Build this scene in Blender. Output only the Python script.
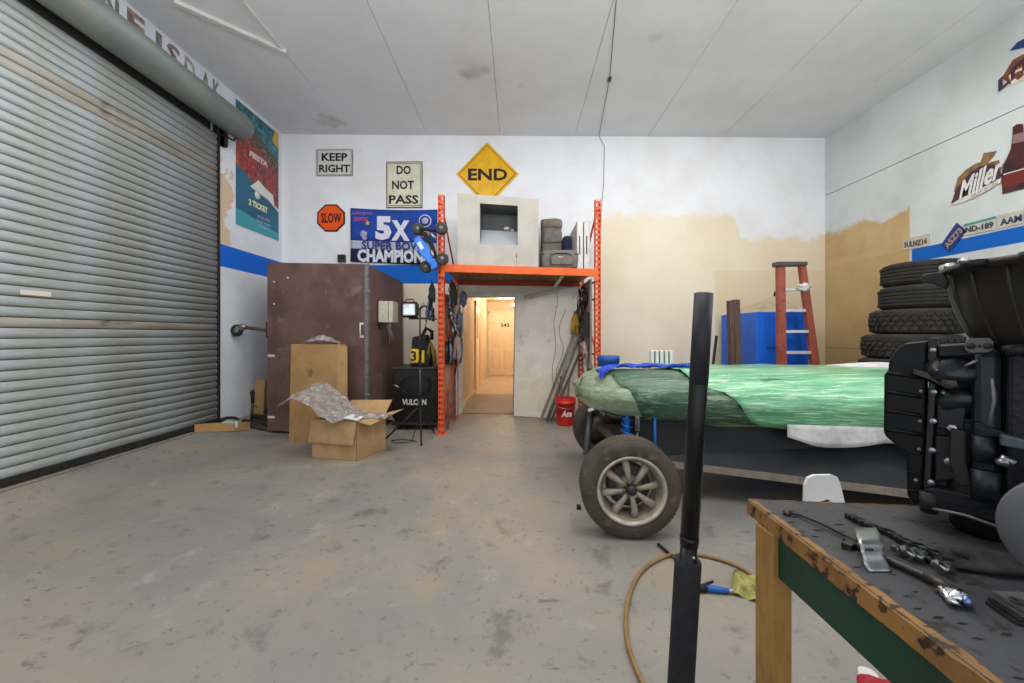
import bpy, math, random
from mathutils import Vector, Matrix, noise as mnoise
random.seed(7)
PI = math.pi
sc = bpy.context.scene
C = sc.collection
for o in list(bpy.data.objects): bpy.data.objects.remove(o)

# ------------------------------------------------------------ camera, world, lights, exposure
F, H, CX, CY = 385.0, 1.33, 518.0, 335.0        # focal length in px (1024 wide), eye height, vanishing point
cam = bpy.data.objects.new('camera', bpy.data.cameras.new('camera')); C.objects.link(cam)
cam.location = (0, 0, H); cam.rotation_euler = (PI/2, 0, 0)
cam.data.sensor_width = 36; cam.data.lens = 36*F/1024
cam.data.shift_x = -(CX-512)/1024; cam.data.shift_y = -(341.5-CY)/1024
cam.data.clip_start = .02
sc.camera = cam
vs = sc.view_settings
vs.view_transform = 'Standard'; vs.look = 'None'; vs.gamma = 1; vs.use_curve_mapping = False; vs.exposure = 0.12
w = bpy.data.worlds.new('world'); sc.world = w; w.use_nodes = True
bg = w.node_tree.nodes['Background']; bg.inputs[0].default_value = (.88, .94, 1, 1); bg.inputs[1].default_value = .9
def area(name, loc, target, sx, sy, power, col):
    L = bpy.data.lights.new(name, 'AREA'); L.shape = 'RECTANGLE'; L.size = sx; L.size_y = sy; L.energy = power; L.color = col
    o = bpy.data.objects.new(name, L); C.objects.link(o); o.location = loc
    o.rotation_euler = (Vector(target)-Vector(loc)).to_track_quat('-Z', 'Y').to_euler(); return o
area('open_bay_daylight', (-1.2, -2.6, 2.6), (-.5, 6.4, 2.4), 5.5, 3.6, 30, (.92, .96, 1))
area('ceiling_lamp_light', (-1.6, 3.4, 4.5), (-1.6, 4.0, 0), 2.6, 2.0, 46, (1, .98, .96))
area('ceiling_lamp_light', (2.4, 3.9, 4.5), (2.4, 4.7, 0), 2.6, 2.0, 60, (1, .97, .93))
for x_, p_ in ((-2.0, 60), (.8, 95), (3.7, 80)):     # unseen fill points, added above the frame to brighten the ceiling
    L = bpy.data.lights.new('ceiling_fill_light', 'POINT'); L.energy = p_; L.color = (1, .985, .97); L.shadow_soft_size = .35
    o = bpy.data.objects.new('ceiling_fill_light', L); C.objects.link(o); o.location = (x_, 1.7, 3.35)

# ------------------------------------------------------------ coordinates
def P(x, y, Y): return Vector(((x-CX)*Y/F, Y, H-(y-CY)*Y/F))       # the point at depth Y seen at pixel x, y
def G(x, y, z=0):
    Y = (H-z)*F/(y-CY); return Vector(((x-CX)*Y/F, Y, z))         # the floor point (height z) seen at pixel x, y
XL, XR, ZC, YB = -3.92, 5.205, 4.67, 6.40

# ------------------------------------------------------------ materials
def lin(c):
    if isinstance(c, str): c = [int(c[i:i+2], 16)/255 for i in (0, 2, 4)]
    return tuple(((v+.055)/1.055)**2.4 if v > .04045 else v/12.92 for v in c)+(1,)
class NT:
    def __init__(s, m): s.t = m.node_tree; s.b = s.t.nodes['Principled BSDF']
    def n(s, ty, ins=None, **kw):
        nd = s.t.nodes.new(ty)
        for k, v in kw.items(): setattr(nd, k, v)
        for k, v in (ins or {}).items():
            if isinstance(v, bpy.types.NodeSocket): s.t.links.new(v, nd.inputs[k])
            else: nd.inputs[k].default_value = v
        return nd
    def l(s, a, b): s.t.links.new(a, b)
    def math(s, op, a, b=0, clamp=False):
        return s.n('ShaderNodeMath', {0: a, 1: b}, operation=op, use_clamp=clamp).outputs[0]
    def step(s, v, a, b, smooth=True):
        return s.n('ShaderNodeMapRange', {'Value': v, 'From Min': a, 'From Max': b}, interpolation_type='SMOOTHSTEP' if smooth else 'LINEAR').outputs[0]
    def mix(s, f, a, b):
        nd = s.n('ShaderNodeMix', data_type='RGBA')
        for i, v in ((0, f), (6, a), (7, b)):
            if isinstance(v, bpy.types.NodeSocket): s.l(v, nd.inputs[i])
            else: nd.inputs[i].default_value = v
        return nd.outputs[2]
    def noise(s, vec, scale, detail=4, rough=.55, dist=0):
        return s.n('ShaderNodeTexNoise', {'Vector': vec, 'Scale': scale, 'Detail': detail, 'Roughness': rough, 'Distortion': dist}).outputs[0]
def blank(name, r=.6, m=0, spec=.4):
    mt = bpy.data.materials.new(name); mt.use_nodes = True; t = NT(mt)
    t.b.inputs['Roughness'].default_value = r; t.b.inputs['Metallic'].default_value = m
    t.b.inputs['Specular IOR Level'].default_value = spec
    return mt, t
def M(name, c, r=.6, m=0, c2=None, sc=6, lo=.4, hi=.65, bump=0, bs=60, st=(1, 1, 1), alpha=1, spec=.4, c3=None, s3=25, lo3=.6, hi3=.7, trans=0, emit=None, es=1):
    mt, t = blank(name, r, m, spec)
    co = t.n('ShaderNodeTexCoord').outputs['Object']
    if st != (1, 1, 1): co = t.n('ShaderNodeMapping', {'Vector': co, 'Scale': st}).outputs[0]
    col = lin(c)
    t.b.inputs['Base Color'].default_value = col
    if c2 is not None:
        col = t.mix(t.step(t.noise(co, sc, 5, .6), lo, hi), lin(c), lin(c2))
    if c3 is not None:
        col = t.mix(t.step(t.noise(co, s3, 3, .6), lo3, hi3), col, lin(c3))
    if c2 is not None or c3 is not None: t.l(col, t.b.inputs['Base Color'])
    if bump:
        b = t.n('ShaderNodeBump', {'Height': t.noise(co, bs, 4), 'Strength': bump, 'Distance': .01}); t.l(b.outputs[0], t.b.inputs['Normal'])
    if alpha < 1: t.b.inputs['Alpha'].default_value = alpha
    if trans: t.b.inputs['Transmission Weight'].default_value = trans
    if emit: t.b.inputs['Emission Color'].default_value = lin(emit); t.b.inputs['Emission Strength'].default_value = es
    return mt

# ------------------------------------------------------------ mesh builder
class B:
    def __init__(s): s.v = []; s.f = []; s.sm = []
    def add(s, vs, fs, smooth=False):
        k = len(s.v); s.v += [Vector(p) for p in vs]
        s.f += [tuple(i+k for i in f) for f in fs]; s.sm += [smooth]*len(fs); return s
    def hexa(s, p):      # p: 4 bottom ccw, 4 top ccw
        return s.add(p, [(3, 2, 1, 0), (4, 5, 6, 7), (0, 1, 5, 4), (1, 2, 6, 5), (2, 3, 7, 6), (3, 0, 4, 7)])
    def box(s, a, b):
        x0, y0, z0 = a; x1, y1, z1 = b
        return s.hexa([(x0, y0, z0), (x1, y0, z0), (x1, y1, z0), (x0, y1, z0), (x0, y0, z1), (x1, y0, z1), (x1, y1, z1), (x0, y1, z1)])
    def rbox(s, c, size, rot=None):
        R = rot if rot is not None else Matrix.Identity(3); c = Vector(c); h = [q/2 for q in size]
        return s.hexa([c+R@Vector((i*h[0], j*h[1], k*h[2])) for k in (-1, 1) for i, j in ((-1, -1), (1, -1), (1, 1), (-1, 1))])
    def bbox(s, a, b, e=.01):     # box with bevelled vertical and top edges
        x0, y0, z0 = a; x1, y1, z1 = b; rings = []
        for ins, z in ((e, z0), (0, z0+e), (0, z1-e), (e, z1)):
            X0, X1, Y0, Y1 = x0+ins, x1-ins, y0+ins, y1-ins; q = e
            rings.append([(X0+q, Y0, z), (X1-q, Y0, z), (X1, Y0+q, z), (X1, Y1-q, z), (X1-q, Y1, z), (X0+q, Y1, z), (X0, Y1-q, z), (X0, Y0+q, z)])
        return s.loft(rings, True, True)
    def loft(s, rings, closed=True, caps=True, smooth=False):
        n = len(rings[0]); vs = [p for r in rings for p in r]; fs = []
        for i in range(len(rings)-1):
            for j in range(n if closed else n-1):
                a = i*n+j; b = i*n+(j+1) % n; fs.append((a, b, b+n, a+n))
        if caps and closed:
            fs.append(tuple(reversed(range(n)))); fs.append(tuple(range(len(vs)-n, len(vs))))
        return s.add(vs, fs, smooth)
    def prism(s, poly, d):      # poly: 3-D points, d: extrusion vector
        d = Vector(d); return s.loft([[Vector(p) for p in poly], [Vector(p)+d for p in poly]])
    def tube(s, path, r, n=8, caps=True, smooth=True):
        path = [Vector(p) for p in path]; rs = r if isinstance(r, (list, tuple)) else [r]*len(path); rings = []
        t = (path[1]-path[0]).normalized(); u = t.orthogonal().normalized()
        for i, p in enumerate(path):
            if 0 < i < len(path)-1: t2 = (path[i+1]-path[i-1])
            elif i: t2 = path[i]-path[i-1]
            else: t2 = path[1]-path[0]
            if t2.length > 1e-9: t2 = t2.normalized()
            else: t2 = t
            u = (u-t2*u.dot(t2)); u = u.normalized() if u.length > 1e-6 else t2.orthogonal().normalized()
            v = t2.cross(u); t = t2
            rings.append([p+(u*math.cos(a)+v*math.sin(a))*rs[i] for a in [2*PI*k/n for k in range(n)]])
        return s.loft(rings, True, caps, smooth)
    def lathe(s, prof, n=24, c=(0, 0, 0), ax='z', rot=None, close=False, smooth=True, sx=1, sy=1):
        c = Vector(c); rings = []
        for r, h in prof:
            ring = []
            for k in range(n):
                a = 2*PI*k/n; p = Vector((r*math.cos(a)*sx, r*math.sin(a)*sy, h))
                if ax == 'y': p = Vector((p.x, p.z, -p.y))
                elif ax == 'x': p = Vector((p.z, p.x, p.y))
                if rot is not None: p = rot@p
                ring.append(c+p)
            rings.append(ring)
        if close: rings.append(rings[0])
        return s.loft(rings, True, not close, smooth)
    def blob(s, c, r, n=10, m=7, seed=0, amp=.15):
        c = Vector(c); r = Vector(r if isinstance(r, (tuple, list, Vector)) else (r, r, r)); rings = []
        for i in range(m+1):
            th = PI*(i+.02)/(m+.04); ring = []
            for k in range(n):
                a = 2*PI*k/n; d = Vector((math.sin(th)*math.cos(a), math.sin(th)*math.sin(a), -math.cos(th)))
                q = 1+amp*(mnoise.noise(d*1.7+Vector((seed, seed*.7, 0)))*2)
                ring.append(c+Vector((d.x*r.x, d.y*r.y, d.z*r.z))*q)
            rings.append(ring)
        return s.loft(rings, True, True, True)
    def sheet(s, grid, th=0.0, smooth=True):    # grid of points; th > 0 gives it a thickness
        n = len(grid[0]); m = len(grid)
        fs = [(i*n+j, i*n+j+1, (i+1)*n+j+1, (i+1)*n+j) for i in range(m-1) for j in range(n-1)]
        s.add([p for r in grid for p in r], fs, smooth)
        return s
ORI = {}
def ori(o): return ORI.get(o.name, Vector((0, 0, 0)))
def obj(name, b, mat=None, parent=None, world=True, solid=0, sub=0, bevel=0):
    me = bpy.data.meshes.new(name); off = ori(parent) if (parent is not None and world) else Vector((0, 0, 0))
    me.from_pydata([tuple(v-off) for v in b.v], [], b.f); me.polygons.foreach_set('use_smooth', b.sm); me.update()
    o = bpy.data.objects.new(name, me); C.objects.link(o)
    if mat is not None: me.materials.append(mat)
    if parent is not None: o.parent = parent; ORI[o.name] = ori(parent)
    if solid: md = o.modifiers.new('s', 'SOLIDIFY'); md.thickness = solid; md.offset = 0
    if sub: md = o.modifiers.new('d', 'SUBSURF'); md.levels = sub; md.render_levels = sub
    if bevel: md = o.modifiers.new('b', 'BEVEL'); md.width = bevel; md.segments = 2; md.limit_method = 'ANGLE'
    return o
def thing(name, label, cat, loc=(0, 0, 0), group=None):
    o = bpy.data.objects.new(name, None); C.objects.link(o); o.location = loc; o.empty_display_size = .05
    o['label'] = label; o['category'] = cat
    if group: o['group'] = group
    ORI[o.name] = Vector(loc); return o
def tag(o, label, cat, group=None, kind=None):
    if label: o['label'] = label
    if cat: o['category'] = cat
    if group: o['group'] = group
    if kind: o['kind'] = kind
    # a single-mesh thing gets its origin at its own base
    if o.type == 'MESH' and o.parent is None and o.location.length == 0:
        me = o.data; n = len(me.vertices)
        if n:
            xs = [v.co.copy() for v in me.vertices]
            c = Vector((sum(v.x for v in xs)/n, sum(v.y for v in xs)/n, min(v.z for v in xs)))
            me.transform(Matrix.Translation(-c)); o.location = c; ORI[o.name] = c
    return o
def one(name, b, mat, label, cat, group=None, **kw): return tag(obj(name, b, mat, **kw), label, cat, group)
def struct(name, b, mat, parent=None, **kw):
    o = obj(name, b, mat, parent, **kw)
    if parent is None: o['kind'] = 'structure'
    return o
def copy_tree(o, parent=None, dz=None):
    c = o.copy(); C.objects.link(c)
    if parent is not None: c.parent = parent
    for ch in list(o.children): copy_tree(ch, c)
    return c
def text(s, ctr, w_, h_, right, up, mat, parent, name='lettering', depth=.002, shear=0, bold=0.02):
    cu = bpy.data.curves.new('t', 'FONT'); cu.body = s; cu.extrude = .01; cu.offset = bold; cu.shear = shear; cu.space_line = .85
    cu.align_x = 'CENTER'; cu.resolution_u = 2
    to = bpy.data.objects.new('t', cu); C.objects.link(to)
    me = bpy.data.meshes.new_from_object(to.evaluated_get(bpy.context.evaluated_depsgraph_get()))
    bpy.data.objects.remove(to); bpy.data.curves.remove(cu)
    vs = me.vertices
    x0 = min(v.co.x for v in vs); x1 = max(v.co.x for v in vs); y0 = min(v.co.y for v in vs); y1 = max(v.co.y for v in vs)
    r = Vector(right).normalized(); u = Vector(up).normalized(); nn = r.cross(u); off = ori(parent) if parent is not None else Vector((0, 0, 0))
    for v in vs:
        a = (v.co.x-x0)/(x1-x0)-.5; b_ = (v.co.y-y0)/(y1-y0)-.5
        v.co = Vector(ctr)+r*a*w_+u*b_*h_+nn*(v.co.z/.02+.5)*depth-off
    me.materials.clear(); me.materials.append(mat)
    o = bpy.data.objects.new(name, me); C.objects.link(o)
    if parent is not None: o.parent = parent; ORI[o.name] = ori(parent)
    return o
def rot(ax, deg): return Matrix.Rotation(math.radians(deg), 3, ax)
XA, YA, ZA = Vector((1, 0, 0)), Vector((0, 1, 0)), Vector((0, 0, 1))
# ------------------------------------------------------------ materials of the room
def floor_mat():
    mt, t = blank('painted_concrete', .55, 0, .35)
    p = t.n('ShaderNodeNewGeometry').outputs['Position']
    n1 = t.noise(p, .55, 6, .6, .4); n2 = t.noise(p, 3.2, 8, .7, .3); n3 = t.noise(p, 17, 6, .7); n4 = t.noise(p, 1.5, 7, .72, .8)
    col = t.mix(t.step(n1, .38, .62), lin('817F7B'), lin('958C7F'))
    col = t.mix(t.math('MULTIPLY', t.step(n4, .50, .68), .5), col, lin('9A8870'))
    col = t.mix(t.math('MULTIPLY', t.step(n2, .55, .72), .5), col, lin('A9A498'))
    col = t.mix(t.math('MULTIPLY', t.step(n2, .44, .32), .7), col, lin('62615E'))
    # oil spots and scuffs
    st = t.n('ShaderNodeMapping', {'Vector': p, 'Scale': (1.0, 2.2, 1), 'Rotation': (0, 0, .6)}).outputs[0]
    n5 = t.noise(st, 5.5, 5, .75); n6 = t.noise(p, .9, 2)
    sp = t.math('MULTIPLY', t.step(n5, .60, .66), t.step(n6, .42, .6))
    col = t.mix(t.math('MULTIPLY', sp, .8), col, lin('54504B'))
    col = t.mix(t.math('MULTIPLY', t.step(n3, .57, .66), .65), col, lin('66625C'))
    # the corridor beyond the opening has a warmer, cleaner floor
    y = t.n('ShaderNodeSeparateXYZ', {0: p}).outputs[1]
    col = t.mix(t.math('MULTIPLY', t.step(y, 8.6, 8.75), .8), col, lin('C5B4A2'))
    t.l(col, t.b.inputs['Base Color'])
    t.l(t.step(n2, .2, .9, False), t.b.inputs['Roughness'])
    rg = t.n('ShaderNodeMapRange', {'Value': n2, 'From Min': .3, 'From Max': .7, 'To Min': .38, 'To Max': .68}).outputs[0]
    t.l(rg, t.b.inputs['Roughness'])
    t.l(t.n('ShaderNodeBump', {'Height': t.math('ADD', n3, n2), 'Strength': .25, 'Distance': .012}).outputs[0], t.b.inputs['Normal'])
    return mt
def wall_mat(side):
    mt, t = blank('wall_paint_'+side, .7, 0, .25)
    p = t.n('ShaderNodeNewGeometry').outputs['Position']; s = t.n('ShaderNodeSeparateXYZ', {0: p}); x, y, z = s.outputs
    n1 = t.noise(p, 1.1, 5, .6); n2 = t.noise(p, 6, 6, .7); n3 = t.noise(p, 2.3, 5, .65, .5)
    white = {'back': 'EDEEF3', 'left': 'DDE2EA', 'right': 'CDD3D3'}[side]
    dim = {'back': 'E3E2E3', 'left': 'CFD3DB', 'right': 'BFC4C3'}[side]
    col = t.mix(t.step(n1, .4, .7), lin(white), lin(dim))
    wob = t.math('MULTIPLY', t.math('SUBTRACT', n3, .5), .5)
    if side == 'back':
        zb = t.math('SUBTRACT', 3.36, t.math('MULTIPLY', t.step(x, 3.62, 3.78), .37))
        zb = t.math('ADD', zb, wob)
        m = t.math('MULTIPLY', t.step(t.math('SUBTRACT', zb, z), -.04, .07), t.step(x, 1.30, 1.34))
        bl = t.math('MULTIPLY', t.step(t.math('SUBTRACT', 2.19, z), 0, .01), t.step(x, 1.32, 1.30))
        m = t.math('MAXIMUM', m, bl)
        be = t.mix(t.step(n1, .35, .65), lin('EFE5D2'), lin('E8DBC3'))
        dk = t.math('MULTIPLY', t.step(t.math('SUBTRACT', 2.42, z), -.02, .02), t.step(x, 3.30, 3.36))
        be = t.mix(t.math('MULTIPLY', dk, .55), be, lin('D6C3A2'))
        hi = t.step(x, 1.9, 4.6); be = t.mix(t.math('MULTIPLY', hi, .5), be, lin('E0CFB0'))
        col = t.mix(m, col, be)
        st = t.math('MULTIPLY', t.math('MULTIPLY', t.step(z, 2.185, 2.19, False), t.step(z, 2.50, 2.495, False)),
                    t.math('MULTIPLY', t.step(x, -2.85, -2.84), t.step(x, -.98, -1.0)))
        col = t.mix(st, col, lin('0D6BD0'))
    if side == 'right':
        m = t.math('MULTIPLY', t.step(t.math('SUBTRACT', t.math('ADD', 3.02, wob), z), -.03, .05), t.step(y, 5.10, 5.13))
        be = t.mix(t.step(n1, .35, .65), lin('C9AE83'), lin('B9996B'))
        be = t.mix(t.math('MULTIPLY', t.step(z, 2.5, 2.45), .3), be, lin('A98A5C'))
        col = t.mix(m, col, be)
        ln = t.math('MULTIPLY', t.step(t.math('ABSOLUTE', t.math('SUBTRACT', z, 1.12)), .014, .004), t.step(y, 5.12, 5.13))
        col = t.mix(t.math('MULTIPLY', ln, .5), col, lin('6B5536'))
        st = t.math('MULTIPLY', t.math('MULTIPLY', t.step(z, 2.285, 2.29, False), t.step(z, 2.46, 2.455, False)), t.step(y, 5.10, 5.08))
        col = t.mix(st, col, lin('0C5FB8'))
    if side == 'left':
        pe = t.math('MULTIPLY', t.step(t.math('ADD', n3, t.math('MULTIPLY', t.step(y, 5.6, 5.0), .28)), .66, .68), t.math('MULTIPLY', t.step(z, 2.5, 2.56), t.step(z, 3.85, 3.5)))
        pe = t.math('MULTIPLY', pe, t.math('MULTIPLY', t.step(y, 4.9, 5.03), t.step(y, 5.75, 5.5)))
        col = t.mix(pe, col, lin('CFB69C'))
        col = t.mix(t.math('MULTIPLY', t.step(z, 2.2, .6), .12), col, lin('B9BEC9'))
        st = t.math('MULTIPLY', t.math('MULTIPLY', t.step(z, 2.235, 2.24, False), t.step(z, 2.535, 2.53, False)), t.step(y, 5.02, 5.03))
        col = t.mix(st, col, lin('0D62CC'))
    col = t.mix(t.math('MULTIPLY', t.step(n2, .66, .74), .35), col, lin('A79A88'))
    t.l(col, t.b.inputs['Base Color'])
    t.l(t.n('ShaderNodeBump', {'Height': t.noise(p, 25, 5), 'Strength': .12, 'Distance': .01}).outputs[0], t.b.inputs['Normal'])
    return mt
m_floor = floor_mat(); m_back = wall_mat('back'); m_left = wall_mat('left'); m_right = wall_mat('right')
m_ceil = M('ceiling_board', 'E0E1E4', .8, 0, 'D8D9DC', 1.2, .4, .68, c3='A09A92', s3=.9, lo3=.66, hi3=.8, bump=.06, bs=20)
m_gap = M('gap_dark', '4A4745', .9)
m_slat = M('galvanised_slat', 'ABB4B7', .5, .0, '9FA39D', 5, .42, .62, st=(1, .5, 3), c3='8F8A7B', s3=9, lo3=.6, hi3=.75)
m_slat_dirty = M('grimy_slat', 'A09A8E', .6, 0, 'ADABA3', 5, .4, .6, st=(1, .4, 2), c3='6D5F4B', s3=6, lo3=.58, hi3=.7)
m_drum = M('drum_steel', '6E7576', .5, .25, '7C8078', 3, .4, .6, st=(1, .6, 2), c3='8A8268', s3=8, lo3=.66, hi3=.75)
m_blackrub = M('black_rubber', '1B1A19', .8, 0, '2C2A27', 20)
m_dsteel = M('dark_steel', '3C3B3C', .45, .7, '544B43', 14)
m_steel = M('steel', 'A9ABAD', .3, .9, '8B8A88', 18)
m_chrome = M('chrome', 'D8DADC', .15, 1)
m_whitep = M('white_paint', 'DAD9D6', .5, 0, 'CFCCC6', 6)
m_corr = M('corridor_paint', 'E4D3BA', .7, 0, 'DAC6A8', 2)
m_door = M('door_paint', 'EBDCC6', .5, 0, 'E3D2B8', 3)

# ------------------------------------------------------------ floor with the rise towards the roller door
fx = [-4.2, -3.92, -3.84, -3.7, -3.55, -3.42, -3.3, -2.4, -1.2, 0, 1.2, 2.4, 3.6, 5.35]
fz = {-4.2: .17, -3.92: .165, -3.84: .145, -3.7: .09, -3.55: .035, -3.42: .008}
fy = [-3, -1, 1, 2.5, 4, 5.3, 5.9, 6.55]
b = B().sheet([[Vector((x, y, (fz.get(x, 0) if y < 5.9 else (fz.get(x, 0) if x < -3.5 else 0)))) for x in fx] for y in fy], smooth=True)
b.box((-1.2, 6.5, -.06), (1.0, 13.2, 0))
b.box((-4.2, -3, -.3), (5.35, 6.55, -.05))
floor = struct('floor', b, m_floor)

struct('trim_2', B().box((-3.874, .5, .1), (-3.866, 5.0, .1545)), m_gap)
# ------------------------------------------------------------ back wall, a touch deeper on the right
def yb(x): return 6.40+(x+3.92)*.0135
def wall_seg(b, x0, x1, z0, z1, th=.12):
    b.hexa([(x0, yb(x0), z0), (x1, yb(x1), z0), (x1, yb(x1)+th, z0), (x0, yb(x0)+th, z0),
            (x0, yb(x0), z1), (x1, yb(x1), z1), (x1, yb(x1)+th, z1), (x0, yb(x0)+th, z1)])
b = B(); wall_seg(b, XL-.1, -.985, 0, ZC+.15); wall_seg(b, -.985, .34, 2.0, ZC+.15); wall_seg(b, .34, XR+.1, 0, ZC+.15)
wall_back = struct('wall_back', b, m_back)
# left wall around the roller door
b = B(); b.box((XL-.14, 5.035, 0), (XL, yb(XL)+.1, ZC+.15)).box((XL-.14, -3, 4.15), (XL, 5.035, ZC+.15)).box((XL-.14, -3, 0), (XL, .4, 4.15))
wall_left = struct('wall_left', b, m_left)
# right wall: backing with an upper and a lower board, a joint between them
b = B().box((XR+.02, -3, 0), (XR+.14, yb(XR)+.1, ZC+.15)); wall_right = struct('wall_right', b, m_gap)
obj('wall_board', B().box((XR, -3, 0), (XR+.03, yb(XR)+.02, 3.685)), m_right, wall_right)
obj('wall_board', B().box((XR, -3, 3.695), (XR+.03, yb(XR)+.02, ZC+.1)), m_right, wall_right)
# ceiling: backing and its boards
b = B().box((XL-.14, -3, ZC+.02), (XR+.14, 6.7, ZC+.15)); ceiling = struct('ceiling', b, m_gap)
xs = [XL-.02, -2.76, -1.51, -.30, .95, 2.19, 3.44, 4.69, XR+.02]; ys = [-3, -1.8, .62, 3.05, 5.08, 6.62]
for j in range(len(ys)-1):
    for i in range(len(xs)-1):
        g = .0028 if i % 2 else .0022; dz = random.uniform(-.003, .003)
        o = obj('ceiling_board', B().box((xs[i]+g, ys[j]+.0022, ZC+dz), (xs[i+1]-g, ys[j+1]-.0022, ZC+.03)), m_ceil, ceiling)
# corridor
b = B().box((-1.13, 6.5, 0), (-1.005, 12.95, 2.6)); wall_corridor_left = struct('wall_corridor_left', b, m_corr)
b = B().box((.32, 6.54, 0), (.44, 12.95, 2.6)); struct('wall_corridor_right', b, m_corr)
b = B().box((-1.13, 12.85, 0), (.44, 12.97, 2.6)); struct('wall_corridor_end', b, m_corr)
b = B().box((-1.13, 6.53, 2.44), (.44, 12.97, 2.56)); struct('ceiling_corridor', b, m_corr)
obj('baseboard', B().box((-1.005, 6.6, 0), (-.993, 12.85, .09)), m_door, wall_corridor_left)
# opening frame
b = B().box((-.985, 6.40, 1.97), (.34, 6.60, 2.035)).box((-1.0, 6.425, 0), (-.955, 6.60, 2.0)).box((.32, 6.44, 0), (.36, 6.6, 2.0))
struct('trim_1', b, m_whitep)
# end door with its number
d = struct('door_2', B().box((-.95, 12.80, .01), (-.02, 12.845, 2.07)), m_door)
obj('door_frame', B().box((-1.0, 12.78, 0), (-.95, 12.85, 2.12)).box((-.02, 12.78, 0), (.04, 12.85, 2.12)).box((-1.0, 12.78, 2.07), (.04, 12.85, 2.13)), m_whitep, d)
for (x0, x1, z0, z1) in ((-.85, -.54, .2, .85), (-.44, -.13, .2, .85), (-.85, -.54, .98, 1.6), (-.44, -.13, .98, 1.6), (-.85, -.54, 1.72, 1.95), (-.44, -.13, 1.72, 1.95)):
    obj('door_panel', B().box((x0, 12.787, z0), (x1, 12.80, z1)), m_door, d, bevel=.006)
obj('door_knob', B().lathe([(.01, 0), (.01, -.03), (.03, -.04), (.03, -.06), (.01, -.07)], 12, (-.09, 12.80, .98), 'y'), m_chrome, d)
m_ink = M('ink_black', '1A1918', .6)
text('242', (-.43, 12.782, 1.66), .30, .11, XA, ZA, m_ink, d)
# side door and posted sheet in the corridor
d = struct('door_3', B().box((-1.003, 8.95, .01), (-.985, 9.85, 2.05)), m_door)
obj('door_frame', B().box((-1.004, 8.88, 0), (-.965, 8.95, 2.12)).box((-1.004, 9.85, 0), (-.965, 9.92, 2.12)).box((-1.004, 8.88, 2.05), (-.965, 9.92, 2.12)), m_corr, d)
obj('door_pane', B().box((-.986, 9.2, 1.25), (-.982, 9.6, 1.85)), M('pane_dim', '9A8B78', .3), d)
b = B().box((-1.004, 7.02, 1.38), (-.998, 7.55, 1.90)); ps = one('posted_notice', b, M('notice_paper', 'F2E6CF', .6, 0, 'DCC8A4', 9), 'pale notice sheet posted on the left wall of the corridor', 'notice')
# corridor lamp
t = thing('ceiling_lamp', 'small bright lamp hanging near the corridor ceiling by the end door', 'lamp', (-.12, 10.8, 2.24))
obj('lamp_stem', B().tube([(-.12, 10.8, 2.24), (-.12, 10.8, 2.44)], .008, 6), m_whitep, t)
obj('lamp_base', B().lathe([(.11, 0), (.11, -.03), (.08, -.035)], 16, (-.12, 10.8, 2.24)), m_whitep, t)
obj('lamp_glass', B().lathe([(.09, -.03), (.08, -.07), (.02, -.09)], 16, (-.12, 10.8, 2.24)), M('lamp_glow', 'FFF0D8', .4, emit='FFE3B8', es=9), t)
for yy, pw in ((9.6, 50), (11.6, 50)):
    L = bpy.data.lights.new('corridor_light', 'POINT'); L.energy = pw*.62; L.color = (1, .80, .58); L.shadow_soft_size = .1
    o = bpy.data.objects.new('corridor_light', L); C.objects.link(o); o.location = (-.32, yy, 2.28)

# ------------------------------------------------------------ roller door
door = struct('door_1', B().box((XL-.13, .45, .17), (XL-.09, 5.02, 4.2)), m_gap)
prof = [(-.03, 0), (-.012, .004), (-.004, .016), (-.0, .042), (-.003, .068), (-.011, .079), (-.03, .082)]
y0, y1 = .46, 5.025; pts = []
sb = B().prism([Vector((XL+px_, y0, pz)) for px_, pz in prof], (0, y1-y0, 0)); sb.sm = [i < 6 for i in range(len(sb.sm))]
first = None
n = 0; z = .225
while z < 3.88:
    if first is None:
        first = obj('slat', sb, m_slat, door); o = first
    else:
        o = first.copy(); C.objects.link(o)
    o.location = (random.uniform(-.002, .002), 0, z)
    if 3.30 < z < 3.50 or n in (14,):
        o.material_slots[0].link = 'OBJECT'; o.material_slots[0].material = m_slat_dirty
    z += .083; n += 1
obj('bottom_bar', B().box((XL-.04, .46, .178), (XL+.012, 5.03, .228)), m_blackrub, door)
obj('guide_rail', B().box((XL-.06, 5.02, .1), (XL+.02, 5.045, 4.22)), m_dsteel, door)
obj('door_sticker', B().box((XL+.0005, P(28, 290, 1).x*0+3.03, 1.65), (XL+.003, 3.23, 1.69)), M('sticker_pale', 'DCCFC6', .6), door)
dc = Vector((-3.735, 0, 4.125))
obj('drum', B().lathe([(.01, .3), (.168, .3), (.168, 5.16), (.158, 5.2), (.158, 5.205), (.01, 5.205)], 40, dc, 'y', smooth=True), m_drum, door)
obj('drum_end', B().lathe([(.01, 5.205), (.15, 5.207), (.155, 5.225), (.01, 5.23)], 32, dc, 'y'), M('drum_end_tan', '8F8467', .6, .1), door)
obj('drum_bracket', B().box((XL, 5.06, 3.82), (XL+.10, 5.075, 4.25)).box((XL, 5.06, 3.82), (XL+.06, 5.12, 4.0)).tube([(XL+.02, 5.05, 3.96), (XL+.14, 5.12, 3.92), (XL+.2, 5.12, 4.0)], .015), m_blackrub, door)
# painted letters above the drum, partly behind it
m_letter = M('letter_paint', '6B6664', .7, 0, 'B5AEA8', 9); m_letter2 = M('letter_paint_brown', 'A08E80', .7, 0, '6A605A', 12)
for ch, yy, ww, mm in (('N', 3.70, .16, m_letter), ('F', 3.95, .18, m_letter2), ('I', 4.20, .07, m_letter), ('S', 4.38, .17, m_letter2), ('D', 4.60, .15, m_letter), ('A', 4.83, .13, m_letter), ('K', 5.0, .11, m_letter2)):
    text(ch, (XL+.001, yy, 4.50), ww, .25, (0, 1, 0), ZA, mm, wall_left, depth=.003, bold=.03)
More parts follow.
